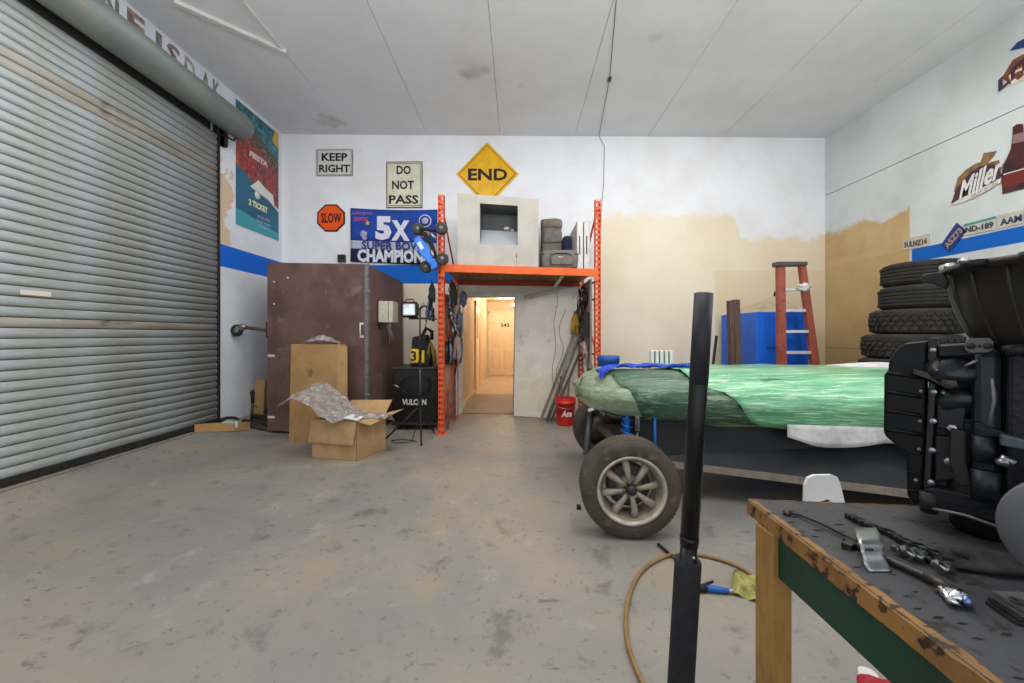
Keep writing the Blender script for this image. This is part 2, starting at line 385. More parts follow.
# ceiling battens at the left
one('ceiling_batten', B().rbox((P(230, 25, 1)*0+Vector(((-3.42-2.73)/2, (3.84+4.51)/2, ZC-.022))), (.98, .05, .04), rot('Z', math.degrees(math.atan2(.67, .69)))), m_whitep, 'white batten running diagonally across the ceiling above the roller door', 'batten')
one('ceiling_batten', B().box((-2.755, 2.6, ZC-.03), (-2.725, 4.53, ZC-.004)), m_whitep, 'white batten along the ceiling joint, right arm of the pair by the roller door', 'batten')
# thin cable from the ceiling down the back wall
b = B().tube([(.93, 3.2, ZC-.008), (.98, 3.84, ZC-.008), (1.19, 5.0, ZC-.008), (1.35, 6.42, ZC-.012), (1.45, yb(1.45)-.006, 4.5), (1.44, yb(1.44)-.006, 3.9), (1.40, yb(1.4)-.006, 3.45), (1.38, yb(1.4)-.006, 2.9)], .004, 5)
t = thing('hanging_cable', 'thin dark cable running along the ceiling and down the back wall', 'cable', (1.38, yb(1.4), 2.9))
obj('cord', b, M('cable_dark', '55504D', .7), t)
obj('cable_clip', B().box((1.17, 4.98, ZC-.03), (1.21, 5.04, ZC-.003)), m_dsteel, t)
# ------------------------------------------------------------ signs on the back wall
def W(x, y, off=.0):       # point on the back wall
    Y = 6.40
    for _ in range(3): Y = yb((x-CX)*Y/F)-off
    return P(x, y, Y)
m_signw = M('sign_white', 'DADAD6', .4, 0, 'CFCFC8', 5); m_signc = M('sign_cream', 'D9D9C2', .4, 0, 'CCCBB2', 5)
m_black = M('black_paint', '1E1D1D', .5); m_yellow = M('sign_yellow', 'EDB70F', .4, 0, 'DDA510', 6); m_orange_s = M('sign_orange', 'F0591C', .4)
def plate_sign(label, poly, lines, mat, rim, cat='sign', inset=.82, rows=None):
    pts = [W(x, y, .012) for x, y in poly]; c = sum(pts, Vector())/len(pts)
    for p in pts: p.y = c.y
    t = thing('road_sign', label, cat, (c.x, c.y, min(p.z for p in pts)))
    obj('sign_plate', B().prism(pts, (0, .006, 0)), rim, t, bevel=.002)
    q = [c+(p-c)*.955+Vector((0, -.0015, 0)) for p in pts]; obj('sign_border', B().prism(q, (0, .002, 0)), m_black if mat is m_orange_s else mat, t)
    q = [c+(p-c)*.915+Vector((0, -.003, 0)) for p in pts]; q2 = [c+(p-c)*.89+Vector((0, -.0045, 0)) for p in pts]
    obj('sign_line', B().prism(q, (0, .002, 0)), m_black, t); obj('sign_face', B().prism(q2, (0, .002, 0)), mat, t)
    for s, x0, y0, x1, y1 in lines:
        a = W(x0, y0, .018); e = W(x1, y1, .018); a.y = e.y = c.y-.0055
        text(s, (a+e)/2, abs(e.x-a.x), abs(a.z-e.z), XA, ZA, m_ink, t, depth=.002, bold=.03)
    for s_ in (.86, -.86): pass
    return t
t = plate_sign('white KEEP RIGHT road sign high at the left of the back wall', [(316, 176), (353, 176), (353, 149), (316, 149)], [('KEEP', 321.5, 153, 347.5, 161), ('RIGHT', 319, 164.5, 350, 172.5)], m_signw, m_steel)
t = plate_sign('cream DO NOT PASS road sign beside the blue flag, below ceiling', [(386, 208), (422.5, 208), (422.5, 161.5), (386, 161.5)], [('DO', 396.5, 165.5, 411, 174.5), ('NOT', 392, 180.5, 414, 189.5), ('PASS', 388.8, 195, 418.5, 204)], m_signc, m_dsteel)
t = plate_sign('yellow diamond END road sign above the orange rack', [(487, 223), (518.5, 174), (487, 142), (456, 174)] if False else [(487, 207), (518.5, 174), (487, 142), (456, 174)], [('END', 468, 168.5, 507.5, 180.5)], m_yellow, m_yellow)
R_ = [(331+15.2*math.cos(math.radians(22.5+45*k)), 218+14.8*math.sin(math.radians(22.5+45*k))) for k in range(8)]
t = plate_sign('small orange octagonal SLOW sign left of the blue flag', R_, [('SLOW', 321, 213, 341.5, 223)], m_orange_s, m_black)
# ------------------------------------------------------------ flag
m_flagb = M('flag_blue', '1D49A6', .8, 0, '184093', 4); m_flagn = M('flag_navy', '151D3C', .8); m_flagg = M('flag_grey', 'B4BAD0', .8); m_flagw = M('flag_white', 'D9DCEA', .8)
tl, tr, br, bl = (350.5, 208), (437.5, 209.5), (436, 265.5), (350.5, 261.5)
def fl(u, v, off=0):
    x = (tl[0]*(1-u)+tr[0]*u)*(1-v)+(bl[0]*(1-u)+br[0]*u)*v; y = (tl[1]*(1-u)+tr[1]*u)*(1-v)+(bl[1]*(1-u)+br[1]*u)*v
    y += 1.2*math.sin(PI*u)*(1-v)
    p = W(x, y, .03+off+.007*math.sin(9*u+1.5*v)+.004*math.sin(21*u-3*v)); return p
t = thing('flag', 'blue championship flag pinned to the wall left of the orange rack', 'flag', tuple(fl(.5, 1)))
def flagband(name, v0, v1, mat, off=0, u0=0, u1=1): 
    return obj(name, B().sheet([[fl(u0+(u1-u0)*i/30, v0+(v1-v0)*j/6, off) for i in range(31)] for j in range(7)]), mat, t, solid=.002)
flagband('upper_cloth', 0, .60, m_flagb); flagband('middle_cloth', .60, .76, m_flagg); flagband('lower_cloth', .745, 1, m_flagn)
def ftext(s, u0, v0, u1, v1, mat, bold=.03, d=.003, sh=0):
    a, e = fl(u0, v0, .006), fl(u1, v1, .006); 
    o = text(s, (a+e)/2, abs(e.x-a.x), abs(a.z-e.z), (1, 0, -.02), ZA, mat, t, depth=d, bold=bold, shear=sh)
    o.data.transform(Matrix.Translation((0, -.012, 0))); return o
ftext('5', .29, .13, .48, .57, m_flagw, .06); ftext('X', .475, .20, .69, .57, m_flagw, .06)
ftext('SUPER BOWL', .13, .615, .90, .735, M('flag_ink', '31407E', .8), .03); ftext('CHAMPIONS', .08, .77, .93, .96, m_flagw, .05)
ftext('SUPER BOWL', .02, .075, .26, .11, M('flag_pink', 'A86BA8', .8), .01); ftext('CHAMPIONS', .04, .17, .2, .24, M('flag_magenta', 'C45C9E', .8), .02)
st = []
for k in range(10):
    a = PI/2+k*PI/5; r = .075 if k % 2 == 0 else .032; c0 = fl(.5, .42, .012); st.append(c0+Vector((math.cos(a)*r, -.012, math.sin(a)*r)))
obj('star', B().prism(st, (0, .002, 0)), m_flagb, t)
st = []
for k in range(10):
    a = PI/2+k*PI/5; r = .045 if k % 2 == 0 else .02; c0 = fl(.20, .27, .012); st.append(c0+Vector((math.cos(a)*r, -.012, math.sin(a)*r)))
obj('star', B().prism(st, (0, .002, 0)), M('flag_gold', 'D9C03A', .7), t)
c0 = fl(.86, .20, .02); obj('crest', B().lathe([(.001, 0), (.105, 0), (.105, .003), (.001, .003)], 28, c0, 'y'), m_flagw, t)
obj('crest_ring', B().lathe([(.001, -.002), (.088, -.002), (.088, .001), (.001, .001)], 28, c0, 'y'), m_flagb, t)
obj('crest_core', B().lathe([(.001, -.004), (.055, -.004), (.055, -.001), (.001, -.001)], 20, c0, 'y'), m_flagg, t)
c0 = fl(.84, .44, .02); obj('oval_badge', B().lathe([(.001, 0), (.12, 0), (.12, .003), (.001, .003)], 28, c0, 'y', sy=.5), M('badge_tan', 'B98C7A', .8), t)
obj('oval_core', B().lathe([(.001, -.003), (.07, -.003), (.07, .0), (.001, .0)], 20, c0, 'y', sy=.5), M('badge_brown', '6E3A33', .8), t)
c0 = fl(.15, .47, .02); obj('rose_mark', B().blob(c0, (.06, .004, .06), 12, 6, 4, .3).blob(c0+Vector((.01, 0, -.07)), (.045, .004, .03), 10, 5, 8, .3), M('flag_mauve', 'A89BC8', .8), t)

# ------------------------------------------------------------ small dark vent above the brown cabinet
t = thing('wall_outlet', 'small dark twin outlet on the wall above the brown cabinet', 'outlet', tuple(W(341, 262)))
obj('outlet_box', B().box(tuple(W(337.5, 262, .04)), tuple(W(346, 255, .0))), m_dsteel, t)
obj('outlet_socket', B().box(tuple(W(338.5, 259, .05)), tuple(W(341, 256.5, .04))), m_black, t); obj('outlet_socket', B().box(tuple(W(342.5, 259, .05)), tuple(W(345, 256.5, .04))), m_black, t)

# ------------------------------------------------------------ poster on the left wall
def Lw(x, y, off=.004):     # point on the left wall
    X = XL+off; Y = F*X/(x-CX); return P(x, y, Y)
def lw(y, z, off=.004): return Vector((XL+off, y, z))
m_teal = M('poster_teal', '12607F', .35, 0, '0F5474', 3)
m_post = None
def poster_mat():
    mt, t = blank('poster_picture', .3, 0, .5)
    co = t.n('ShaderNodeTexCoord').outputs['Object']; s = t.n('ShaderNodeSeparateXYZ', {0: co}); z = s.outputs[2]; y = s.outputs[1]
    n1 = t.noise(co, 3.2, 6, .7, 1.2); n2 = t.noise(co, 7, 6, .7, 1.5); n3 = t.noise(co, 14, 4, .7)
    sky = t.mix(t.step(n1, .42, .6), lin('1F6F80'), lin('2B4C5C')); sky = t.mix(t.step(n2, .55, .62), sky, lin('58A6A0'))
    red = t.mix(t.step(n2, .45, .58), lin('9C2B2C'), lin('54303E')); red = t.mix(t.step(n3, .56, .62), red, lin('C9563C'))
    org = t.mix(t.step(n2, .45, .6), lin('C77A22'), lin('8A4A1E'))
    u = t.math('ADD', z, t.math('MULTIPLY', y, .38))
    mid = t.mix(t.step(t.math('ADD', y, t.math('MULTIPLY', n1, .8)), .55, .25), red, org)
    drk = t.mix(t.step(n2, .5, .6), lin('40403F'), lin('8C6243'))
    col = t.mix(t.step(u, 1.72, 1.60), sky, drk); col = t.mix(t.step(u, 1.50, 1.38), col, mid)
    t.l(col, t.b.inputs['Base Color']); return mt
z0, z1 = 2.86, 4.62; ya, ye = 5.33, 6.30
t = thing('poster', 'tall colourful poster on the left wall beside the roller door', 'poster', (XL, ya, z0))
def lpoly(pts, off, d=.003): return B().prism([lw(a, b_, off) for a, b_ in pts], (d, 0, 0))
obj('poster_sheet', lpoly([(ya, z0), (ye, z0), (ye, z1), (ya, z1)], .002), m_signw, t)
obj('poster_picture', lpoly([(ya+.01, 3.70), (ye-.01, 3.38), (ye-.01, z1-.01), (ya+.01, z1-.01)], .004), poster_mat(), t)
obj('poster_base', lpoly([(ya+.01, z0+.01), (ye-.01, z0+.01), (ye-.01, 3.33), (5.95, 3.48), (5.6, 3.62), (ya+.01, 3.72)], .006), m_teal, t)
obj('poster_foot', lpoly([(ya+.01, z0+.01), (ye-.01, z0+.01), (ye-.01, z0+.12), (ya+.01, z0+.24)], .008), M('poster_aqua', '2E97A5', .35), t)
obj('poster_car', lpoly([(5.62, 3.50), (6.18, 3.42), (6.14, 3.56), (5.95, 3.60), (5.80, 3.66)], .009), m_signw, t)
obj('poster_corner', lpoly([(6.12, 4.42), (6.28, 4.36), (6.28, 4.60), (6.18, 4.60)], .009), M('poster_gold', 'C9A63A', .4), t)
text('FIESTA', lw(5.80, 3.98, .01), .40, .085, (0, 1, 0), ZA, m_signw, t, depth=.003, bold=.04, shear=.2)
text('2 TICKET', lw(5.80, 3.27, .01), .42, .09, (0, 1, 0), ZA, M('ticket_yellow', 'E3E0A8', .4), t, depth=.003, bold=.04)
for k, (zz, wd) in enumerate(((3.12, .30), (3.05, .34), (2.98, .26))): text('SALE PARTY'[:8+k], lw(5.92, zz, .01), wd, .035, (0, 1, 0), ZA, M('poster_lilac', '9CA6CF', .4), t, depth=.002)
obj('poster_emblem', B().lathe([(.001, 0), (.06, 0), (.06, .003), (.001, .003)], 16, lw(5.78, 3.43, .009), 'x'), m_signw, t)

# ------------------------------------------------------------ signs and plates on the right wall
def Rw(x, y, off=.003):
    X = XR-off; Y = F*X/(x-CX); return P(x, y, Y)
def rw(y, z, off=.003): return Vector((XR-off, y, z))
RD = Vector((0, -1, 0))     # reading direction on the right wall
def rpoly(pix, off, d=.004): return B().prism([Rw(x, y, off) for x, y in pix], (-d, 0, 0))
m_bottle = M('bottle_brown', '4A1B17', .3, 0, '2E100E', 5); m_gold_s = M('eagle_gold', '8A6A3C', .5, 0, '6B4E2A', 14); m_ribbon = M('ribbon_maroon', '4A2036', .45, 0, '38243F', 9)
t = thing('bar_sign', 'tin sign of an eagle and white script over a dark bottle', 'sign', tuple(rw(4.1, 3.0)))
obj('eagle', rpoly([(954, 192), (958, 178), (966, 170), (975, 164), (981, 162), (984, 153), (997, 151), (994, 156), (988, 163), (999, 160), (1002, 168), (996, 180), (975, 184)], .002), m_gold_s, t)
obj('ribbon', rpoly([(951, 205), (956, 190), (963, 181), (970, 173), (979, 167), (988, 164), (995, 165), (1000, 170), (1001.5, 175), (999, 182), (992, 188), (980, 194), (966, 200)], .007), m_ribbon, t)
obj('ribbon_edge', rpoly([(949, 205.5), (962, 198), (984, 187), (1001, 178), (1001, 182), (986, 191), (964, 202)], .010), m_signw, t)
a, e = Rw(959, 192, .014), Rw(1002, 170, .014)
text('Miller', (a+e)/2+Vector((0, 0, .02)), abs(a.y-e.y)*1.12, .22, (0, -1, .36), (0, .05, 1), m_signw, t, depth=.002, bold=.03, shear=.45)
a = Rw(985, 189.5, .014); text('BEER', a, .28, .055, (0, -1, .32), ZA, M('sign_pale', 'B8A9A5', .5), t, depth=.004, bold=.02)
t = thing('bottle_sign', 'dark brown bottle-shaped tin sign at the photo\'s right edge', 'sign', tuple(rw(3.9, 3.0)))
obj('bottle_shape', rpoly([(1003, 194), (1002, 176), (1003.5, 166), (1008, 157), (1011.5, 149), (1013, 138), (1013.5, 127), (1018, 124), (1023, 124), (1024, 136), (1025.5, 146), (1030, 152), (1034, 160), (1034.5, 186)], .006, .008), m_bottle, t)
obj('bottle_label', rpoly([(1003.6, 188), (1003.4, 174), (1033.5, 166), (1034, 180)], .015, .002), M('label_maroon', '6A1F1B', .4), t)
obj('neck_label', rpoly([(1012.5, 144), (1013.4, 135), (1023.6, 132), (1024.4, 141)], .015, .002), M('label_pale', '8C6B6A', .4), t)
obj('label_band', rpoly([(1003.4, 175), (1003.4, 174), (1033.5, 165.5), (1033.5, 166.5)], .018, .001), m_signw, t)
t = thing('bar_sign', 'small red and white tin sign near the ceiling, partly out of view', 'sign', tuple(rw(3.9, 4.1)))
obj('sign_back', rpoly([(1002, 78), (1007, 70), (1013, 60), (1022, 55), (1050, 42), (1052, 66), (1012, 85)], .002), M('sign_rust', '8A4A2E', .5, 0, '6B3A26', 9), t)
obj('sign_card', rpoly([(1009, 76), (1013, 72), (1050, 54), (1052, 66), (1012, 85)], .008), m_signc, t)
obj('sign_emblem', rpoly([(1014, 77), (1017, 72), (1023, 70), (1024, 75), (1018, 80)], .013), M('sign_rust2', '6F3A2A', .5), t)
text('LITE', Rw(1022, 66, .012), .42, .13, (0, -1, .42), ZA, m_ribbon, t, depth=.004, bold=.03)
t = one('pennant_sign', rpoly([(1010, 51), (1018, 42), (1050, 26), (1050, 42)], .003, .006), M('navy_tin', '24376B', .4), 'navy blue triangular tin sign high in the right corner', 'sign')
m_plw = M('plate_cream', 'C3BCB2', .45, 0, 'B1ABA3', 8); m_plg = M('plate_green', '3C8C86', .5); m_pln = M('plate_navy', '1B3274', .5); m_plr = M('plate_tan', 'A98E78', .5)
def licence(label, pix, s, matp, matt, top=None, ink=None):
    q = [Rw(x, y, .004) for x, y in pix]; c = sum(q, Vector())/4
    t = thing('licence_plate', label, 'licence plate', tuple(c))
    obj('plate', B().prism(q, (-.006, 0, 0)), matp, t, bevel=.002)
    r = (q[1]-q[0]).normalized(); u = (q[3]-q[0]).normalized(); wd = (q[1]-q[0]).length; hh = (q[3]-q[0]).length
    if top: obj('plate_band', B().prism([q[3]-u*hh*.2+Vector((-.007, 0, 0)), q[2]-u*hh*.2+Vector((-.007, 0, 0)), q[2]+Vector((-.007, 0, 0)), q[3]+Vector((-.007, 0, 0))], (-.001, 0, 0)), top, t)
    text(s, c+Vector((-.009, 0, 0))-u*hh*.06, wd*.86, hh*.5, r, u, matt, t, depth=.002, bold=.03)
licence('cream licence plate on its own at the left end of the blue stripe', [(903, 250.5), (929.5, 246), (929.5, 233.5), (903, 239.5)], '3ULNZ14', m_plw, M('plate_ink', '574B47', .5))
licence('white licence plate with green band, upright beside the tilted navy plate', [(964, 236), (996.6, 229.7), (996.6, 216), (964, 224.5)], 'ND-189', m_plw, M('plate_ink2', '2D3A44', .5), m_plg)
licence('white licence plate at the photo\'s right edge, ending the row', [(998.5, 229), (1037, 220.5), (1037, 206), (998.5, 215.5)], 'AAM10', m_plw, M('plate_ink3', '2F3B58', .5))
q = [(949.5, 252), (967.5, 231), (957, 222.5), (941, 245)]
licence('navy blue licence plate hanging tilted across the blue stripe', q, 'A5Z73', m_pln, m_plr)

# ------------------------------------------------------------ big brown cabinet
m_brown = M('brown_ply', '6E554E', .6, 0, '5C463F', 2.2, .42, .62, c3='7E655E', s3=5, lo3=.58, hi3=.72, bump=.05, bs=12)
m_galv = M('galvanised', '8B8A8C', .5, .6, '77726F', 20)
FL, FR, BR, BL = (-3.40, 5.22), (-1.967, 5.05), (-1.90, 6.36), (-3.40, 6.36)
zFL, zFR, zBR, zBL = 1.33+72.6*5.22/F, 1.33+71*5.05/F, 1.33+52.5*6.36/F, 2.27
t = thing('plywood_cabinet', 'big brown painted plywood cabinet against the back wall', 'cabinet', (-2.6, 5.7, 0))
obj('body', B().hexa([FL+(0.03,), FR+(0.03,), BR+(0.03,), BL+(0.03,), FL+(zFL,), FR+(zFR,), BR+(zBR,), BL+(zBL,)]), m_brown, t, bevel=.004)
obj('skid', B().hexa([(-3.36, 5.26, 0), (-2.0, 5.10, 0), (-2.0, 6.3, 0), (-3.36, 6.3, 0), (-3.36, 5.26, .03), (-2.0, 5.10, .03), (-2.0, 6.3, .03), (-3.36, 6.3, .03)]), m_black, t)
u = Vector((FR[0]-FL[0], FR[1]-FL[1], 0)).normalized()
c = Vector((FR[0], FR[1], 0)); nrm = Vector((u.y, -u.x, 0))
b = B().hexa([c-u*.045+nrm*.004, c+Vector((.006, 0, 0))+nrm*.004, c+Vector((.006, .05, 0)), c-u*.045+nrm*.0005] + [p+ZA*zFR for p in (c-u*.045+nrm*.004, c+Vector((.006, 0, 0))+nrm*.004, c+Vector((.006, .05, 0)), c-u*.045+nrm*.0005)])
obj('corner_strip', b, m_galv, t)
obj('door_seam', B().prism([c-u*.075+nrm*.001+ZA*.05, c-u*.069+nrm*.001+ZA*.05, c-u*.069+nrm*.001+ZA*(zFR-.02), c-u*.075+nrm*.001+ZA*(zFR-.02)], nrm*.001), m_gap, t)
hp = c-u*.085+nrm*.004
obj('handle', B().tube([hp+ZA*1.32, hp+nrm*.04+ZA*1.33, hp+nrm*.04+ZA*1.46, hp+ZA*1.47], .009).rbox(hp+ZA*1.31, (.05, .012, .03)).rbox(hp+ZA*1.48, (.05, .012, .03)), m_signc, t)
for zz in (.55, 1.9): obj('latch', B().rbox(c-u*.0+nrm*.012+ZA*zz, (.07, .02, .025)), m_galv, t)
for zz in (1.05, .22): obj('masking_tape', B().rbox(Vector(FL+(0,))+u*.06+nrm*.002+ZA*zz, (.10, .004, .03), rot('Z', -6)), m_signc, t)
for xx, zz in ((-3.3, 2.05), (-3.1, 2.1), (-3.3, 1.75)): obj('screw_cap', B().lathe([(.001, -.004), (.012, -.003), (.012, .003)], 8, Vector((xx, 5.22+(xx+3.4)*-.1186-.001, zz)), 'y'), m_signc, t)

# electrical box, pull cord on the cabinet's side
def Cs(x, y, off=0):   # pixel on the cabinet's right side
    X = -1.93+off; Y = F*X/(x-CX); return P(x, y, Y)
t = thing('electrical_box', 'cream metal electrical box on the right side of the brown cabinet', 'electrical box', tuple(Cs(392, 323, .06)))
X0 = -1.935
b = B().prism([P(385, 322, 5.50), P(400, 323, 6.0), P(400, 302.5, 6.0), P(385, 301, 5.50)], (-.0, .001, 0))
m_cream = M('cream_metal', 'C9C7B2', .5, 0, 'BDBAA2', 9)
y_a = F*1.84/(518-385); y_b = y_a+.07
obj('box_body', B().bbox((-1.935, y_a, 1.33+12.5*y_a/F), (-1.935+.20, y_a+.25, 1.33+34*y_a/F), .008), m_cream, t)
obj('box_seam', B().box((-1.795, y_a-.003, 1.33+13*y_a/F), (-1.788, y_a, 1.33+33.5*y_a/F)), m_gap, t)
for dx in (0, .02, .035):
    obj('wire', B().tube([(-1.80+dx, y_a+.03, 1.52), (-1.81+dx, y_a+.02, 1.44), (-1.79+dx, y_a+.02, 1.36), (-1.78+dx*1.6, y_a+.02, 1.2+dx*2)], .004, 5), M('wire_grey', '8D8781', .7), t)
t = thing('pull_switch', 'small dark pull switch with cord on the brown cabinet side', 'switch', tuple(Cs(381, 325, .02)))
pc = Cs(380.5, 322, .02)
obj('switch_body', B().rbox(pc, (.03, .04, .10)).blob(pc-ZA*.07, .022), m_ink, t); obj('cord', B().tube([pc+ZA*.05, pc+ZA*.33], .003, 5), m_steel, t)

# ------------------------------------------------------------ cardboard boxes
m_card = M('cardboard', 'B08A5C', .75, 0, 'A37F52', 4, .4, .6, c3='9A7448', s3=14, lo3=.62, hi3=.75); m_card2 = M('cardboard_pale', 'B7946A', .75, 0, 'A9865C', 5)
m_tape = M('packing_tape', 'B79A70', .3)
t = thing('cardboard_box', 'tall cardboard box standing on end against the brown cabinet', 'box', (-2.5, 4.9, 0))
obj('box_body', B().hexa([(-2.87, 4.82, 0), (-2.24, 4.76, 0), (-2.215, 4.97, 0), (-2.84, 4.99, 0), (-2.83, 4.80, 1.215), (-2.24, 4.76, 1.21), (-2.215, 4.97, 1.21), (-2.81, 4.99, 1.215)]), m_card, t, bevel=.004)
obj('packing_tape', B().box((-2.238, 4.80, .35), (-2.222, 4.805, 1.215)), m_tape, t)
obj('end_flap', B().hexa([(-2.24, 4.755, .002), (-2.12, 4.78, .002), (-2.12, 4.785, .002), (-2.24, 4.76, .002), (-2.24, 4.755, 1.20), (-2.12, 4.78, 1.19), (-2.12, 4.785, 1.19), (-2.24, 4.76, 1.20)]), m_card, t)
text('UP', (-2.58, 4.783, .86), .06, .10, XA, ZA, M('print_brown', '8A6A44', .8), t, depth=.002)
obj('corner_crush', B().add([(-2.855, 4.796, 0), (-2.78, 4.79, .0), (-2.80, 4.785, .09)], [(0, 1, 2)]), m_card2, t)
# plastic on top of it
def crumple(name, label, cat, fn, nu, nv, mat, amp=.03, seed=1, group=None):
    g = []
    for i in range(nv+1):
        r = []
        for j in range(nu+1):
            p = Vector(fn(j/nu, i/nv)); q = mnoise.noise(p*9+Vector((seed, 0, 0)))*amp+mnoise.noise(p*23+Vector((0, seed, 0)))*amp*.5
            r.append(p+Vector((mnoise.noise(p*11)*amp*.5, mnoise.noise(p*13+Vector((3, 3, 3)))*amp*.5, q)))
        g.append(r)
    o = obj(name, B().sheet(g, smooth=False), mat, solid=.0015); return tag(o, label, cat, group)
m_film = M('clear_wrap', 'A9A39E', .3, 0, '928A84', 14, .4, .6, alpha=.66, spec=.7, c3='D6D3D0', s3=30, lo3=.58, hi3=.66)
crumple('plastic_bag', 'crumpled clear plastic bag on top of the tall box', 'bag', lambda u, v: (-2.68+.42*u, 4.80+.17*v, 1.225+.09*math.sin(PI*u)*math.sin(PI*(v*.8+.1))+.01), 14, 7, m_film, .03, 3)
# open box in front
A_, B_, C_ = Vector((-2.235, 4.17, 0)), Vector((-1.70, 4.06, 0)), Vector((-1.545, 4.50, 0)); D_ = A_+C_-B_; hb = .415
t = thing('cardboard_box', 'open square cardboard box with hanging flaps on the floor', 'box', tuple((A_+C_)/2))
def wallq(p, q, z0, z1, th, nrm): return [p+ZA*z0, q+ZA*z0, q+nrm*th+ZA*z0, p+nrm*th+ZA*z0, p+ZA*z1, q+ZA*z1, q+nrm*th+ZA*z1, p+nrm*th+ZA*z1]
e1 = (B_-A_).normalized(); e2 = (C_-B_).normalized()
b = B().hexa(wallq(A_, B_, 0, hb, .006, e2)).hexa(wallq(B_-e1*.006, C_-e1*.006, 0, hb, .006, e1)).hexa(wallq(D_, C_, 0, hb, .006, -e2)).hexa(wallq(A_, D_, 0, hb, .006, e1)).hexa(wallq(A_, B_, .001, .007, (D_-A_).length, e2))
obj('box_body', b, m_card2, t)
obj('front_flap', B().hexa([A_-e2*.015-e1*.03+ZA*.175, B_-e2*.03-e1*.02+ZA*.17, B_-e2*.034-e1*.02+ZA*.17, A_-e2*.019-e1*.03+ZA*.175, A_-e2*.002+ZA*(hb+.004), B_-e2*.002+ZA*(hb+.004), B_-e2*.006+ZA*hb, A_-e2*.006+ZA*hb]), m_card2, t)
obj('side_flap', B().hexa([B_+ZA*hb, C_+ZA*hb, C_+e1*.20+e2*.03+ZA*(hb+.05), B_+e1*.17-e2*.02+ZA*(hb-.03), B_+ZA*(hb+.005), C_+ZA*(hb+.005), C_+e1*.20+e2*.03+ZA*(hb+.055), B_+e1*.17-e2*.02+ZA*(hb-.025)]), m_card2, t)
obj('back_flap', B().hexa([D_+ZA*hb, C_+ZA*hb, C_+e2*.12+ZA*(hb+.14), D_+e2*.12+ZA*(hb+.12), D_-e2*.005+ZA*hb, C_-e2*.005+ZA*hb, C_+e2*.115+ZA*(hb+.14), D_+e2*.115+ZA*(hb+.12)]), m_card2, t)
obj('packing_tape', B().hexa([B_+e2*.22+e1*.001+ZA*.16, B_+e2*.27+e1*.001+ZA*.16, B_+e2*.27+e1*.003+ZA*.16, B_+e2*.22+e1*.003+ZA*.16, B_+e2*.22+e1*.001+ZA*hb, B_+e2*.27+e1*.001+ZA*hb, B_+e2*.27+e1*.003+ZA*hb, B_+e2*.22+e1*.003+ZA*hb]), m_tape, t)
# bubble wrap flowing over it
def bw(u, v):
    a = Vector((-2.56, 4.28, .60)); c1 = Vector((-1.42, 4.25, .36))
    p = a.lerp(c1, u); arch = .22*math.sin(PI*min(1, u*1.9))*(1-u)
    wv = (.16+.26*math.sin(PI*min(1, .15+u*.95)))
    q = p+Vector((.05*(v-.5), (v-.5)*wv*1.3, arch+.13*(v-.5)*(1-u)))
    if u > .45: q.z = max(q.z, hb+.02+.05*math.sin(PI*v))*(1-(u-.45)*.25*abs(v-.0))
    return q
crumple('bubble_wrap', 'crumpled grey bubble wrap spilling over the open cardboard box', 'bubble wrap', bw, 44, 16, m_film, .035, 9)
# a white paper slip in the wrap
one('paper_slip', B().hexa([(-1.84, 4.05, .455), (-1.68, 4.03, .43), (-1.66, 4.16, .45), (-1.80, 4.18, .47), (-1.84, 4.05, .457), (-1.68, 4.03, .432), (-1.66, 4.16, .452), (-1.80, 4.18, .472)]), m_signw, 'white paper slip lying in the bubble wrap', 'paper')

# flat box by the roller door with things in it
def rampz(x): 
    ks = sorted(fz); 
    if x > -3.42: return 0
    for i in range(len(ks)-1):
        if ks[i] <= x <= ks[i+1]: return fz[ks[i]]+(fz[ks[i+1]]-fz[ks[i]])*(x-ks[i])/(ks[i+1]-ks[i])
    return .17
t = thing('cardboard_tray', 'low cardboard tray on the floor at the roller door corner', 'box', (-3.6, 4.9, .05))
a, e, g_ = Vector((-3.885, 4.62, .158)), Vector((-3.66, 4.97, .085)), Vector((.06, .20, -.03))
b = B()
for p, q, n_ in ((a, e, Vector((0, .006, 0))), (a+g_, e+g_, Vector((0, .006, 0)))): b.hexa([p, q, q+n_, p+n_, p+ZA*.10, q+ZA*.11, q+n_+ZA*.11, p+n_+ZA*.10])
b.hexa([e, e+g_, e+g_-XA*.006, e-XA*.006]+[v+ZA*.11 for v in (e, e+g_, e+g_-XA*.006, e-XA*.006)]); b.hexa([a, a+g_, a+g_+XA*.006, a+XA*.006]+[v+ZA*.10 for v in (a, a+g_, a+g_+XA*.006, a+XA*.006)])
b.hexa([a, e, e+g_, a+g_]+[v+ZA*.006 for v in (a, e, e+g_, a+g_)])
obj('tray_body', b, m_card, t); obj('shipping_label', B().rbox(e-XA*.06+ZA*.06+Vector((0, -.012, .01)), (.05, .003, .07), rot('Y', 15)), m_signw, t)
one('plastic_case', B().hexa([(-3.74, 4.88, .16), (-3.64, 5.00, .13), (-3.68, 5.10, .13), (-3.78, 4.98, .16), (-3.74, 4.88, .22), (-3.64, 5.00, .20), (-3.68, 5.10, .20), (-3.78, 4.98, .22)]), M('mint_plastic', 'B7D2C4', .5), 'pale mint plastic case lying in the low cardboard tray', 'case')
one('black_tool', B().tube([(-3.80, 4.9, .24), (-3.75, 4.97, .26), (-3.70, 5.02, .25), (-3.66, 5.06, .22)], [.03, .022, .02, .012], 8), m_blackrub, 'black power tool lying on the mint case in the tray', 'tool')
t = thing('grease_gun', 'dark hand pump standing upright behind the low cardboard tray', 'pump', (-3.66, 5.28, .09))
obj('barrel', B().tube([(-3.66, 5.28, .09), (-3.645, 5.29, .42)], .018), m_dsteel, t); obj('head', B().blob((-3.645, 5.29, .53), (.03, .03, .05)).tube([(-3.645, 5.29, .40), (-3.645, 5.29, .56)], .022), m_blackrub, t)
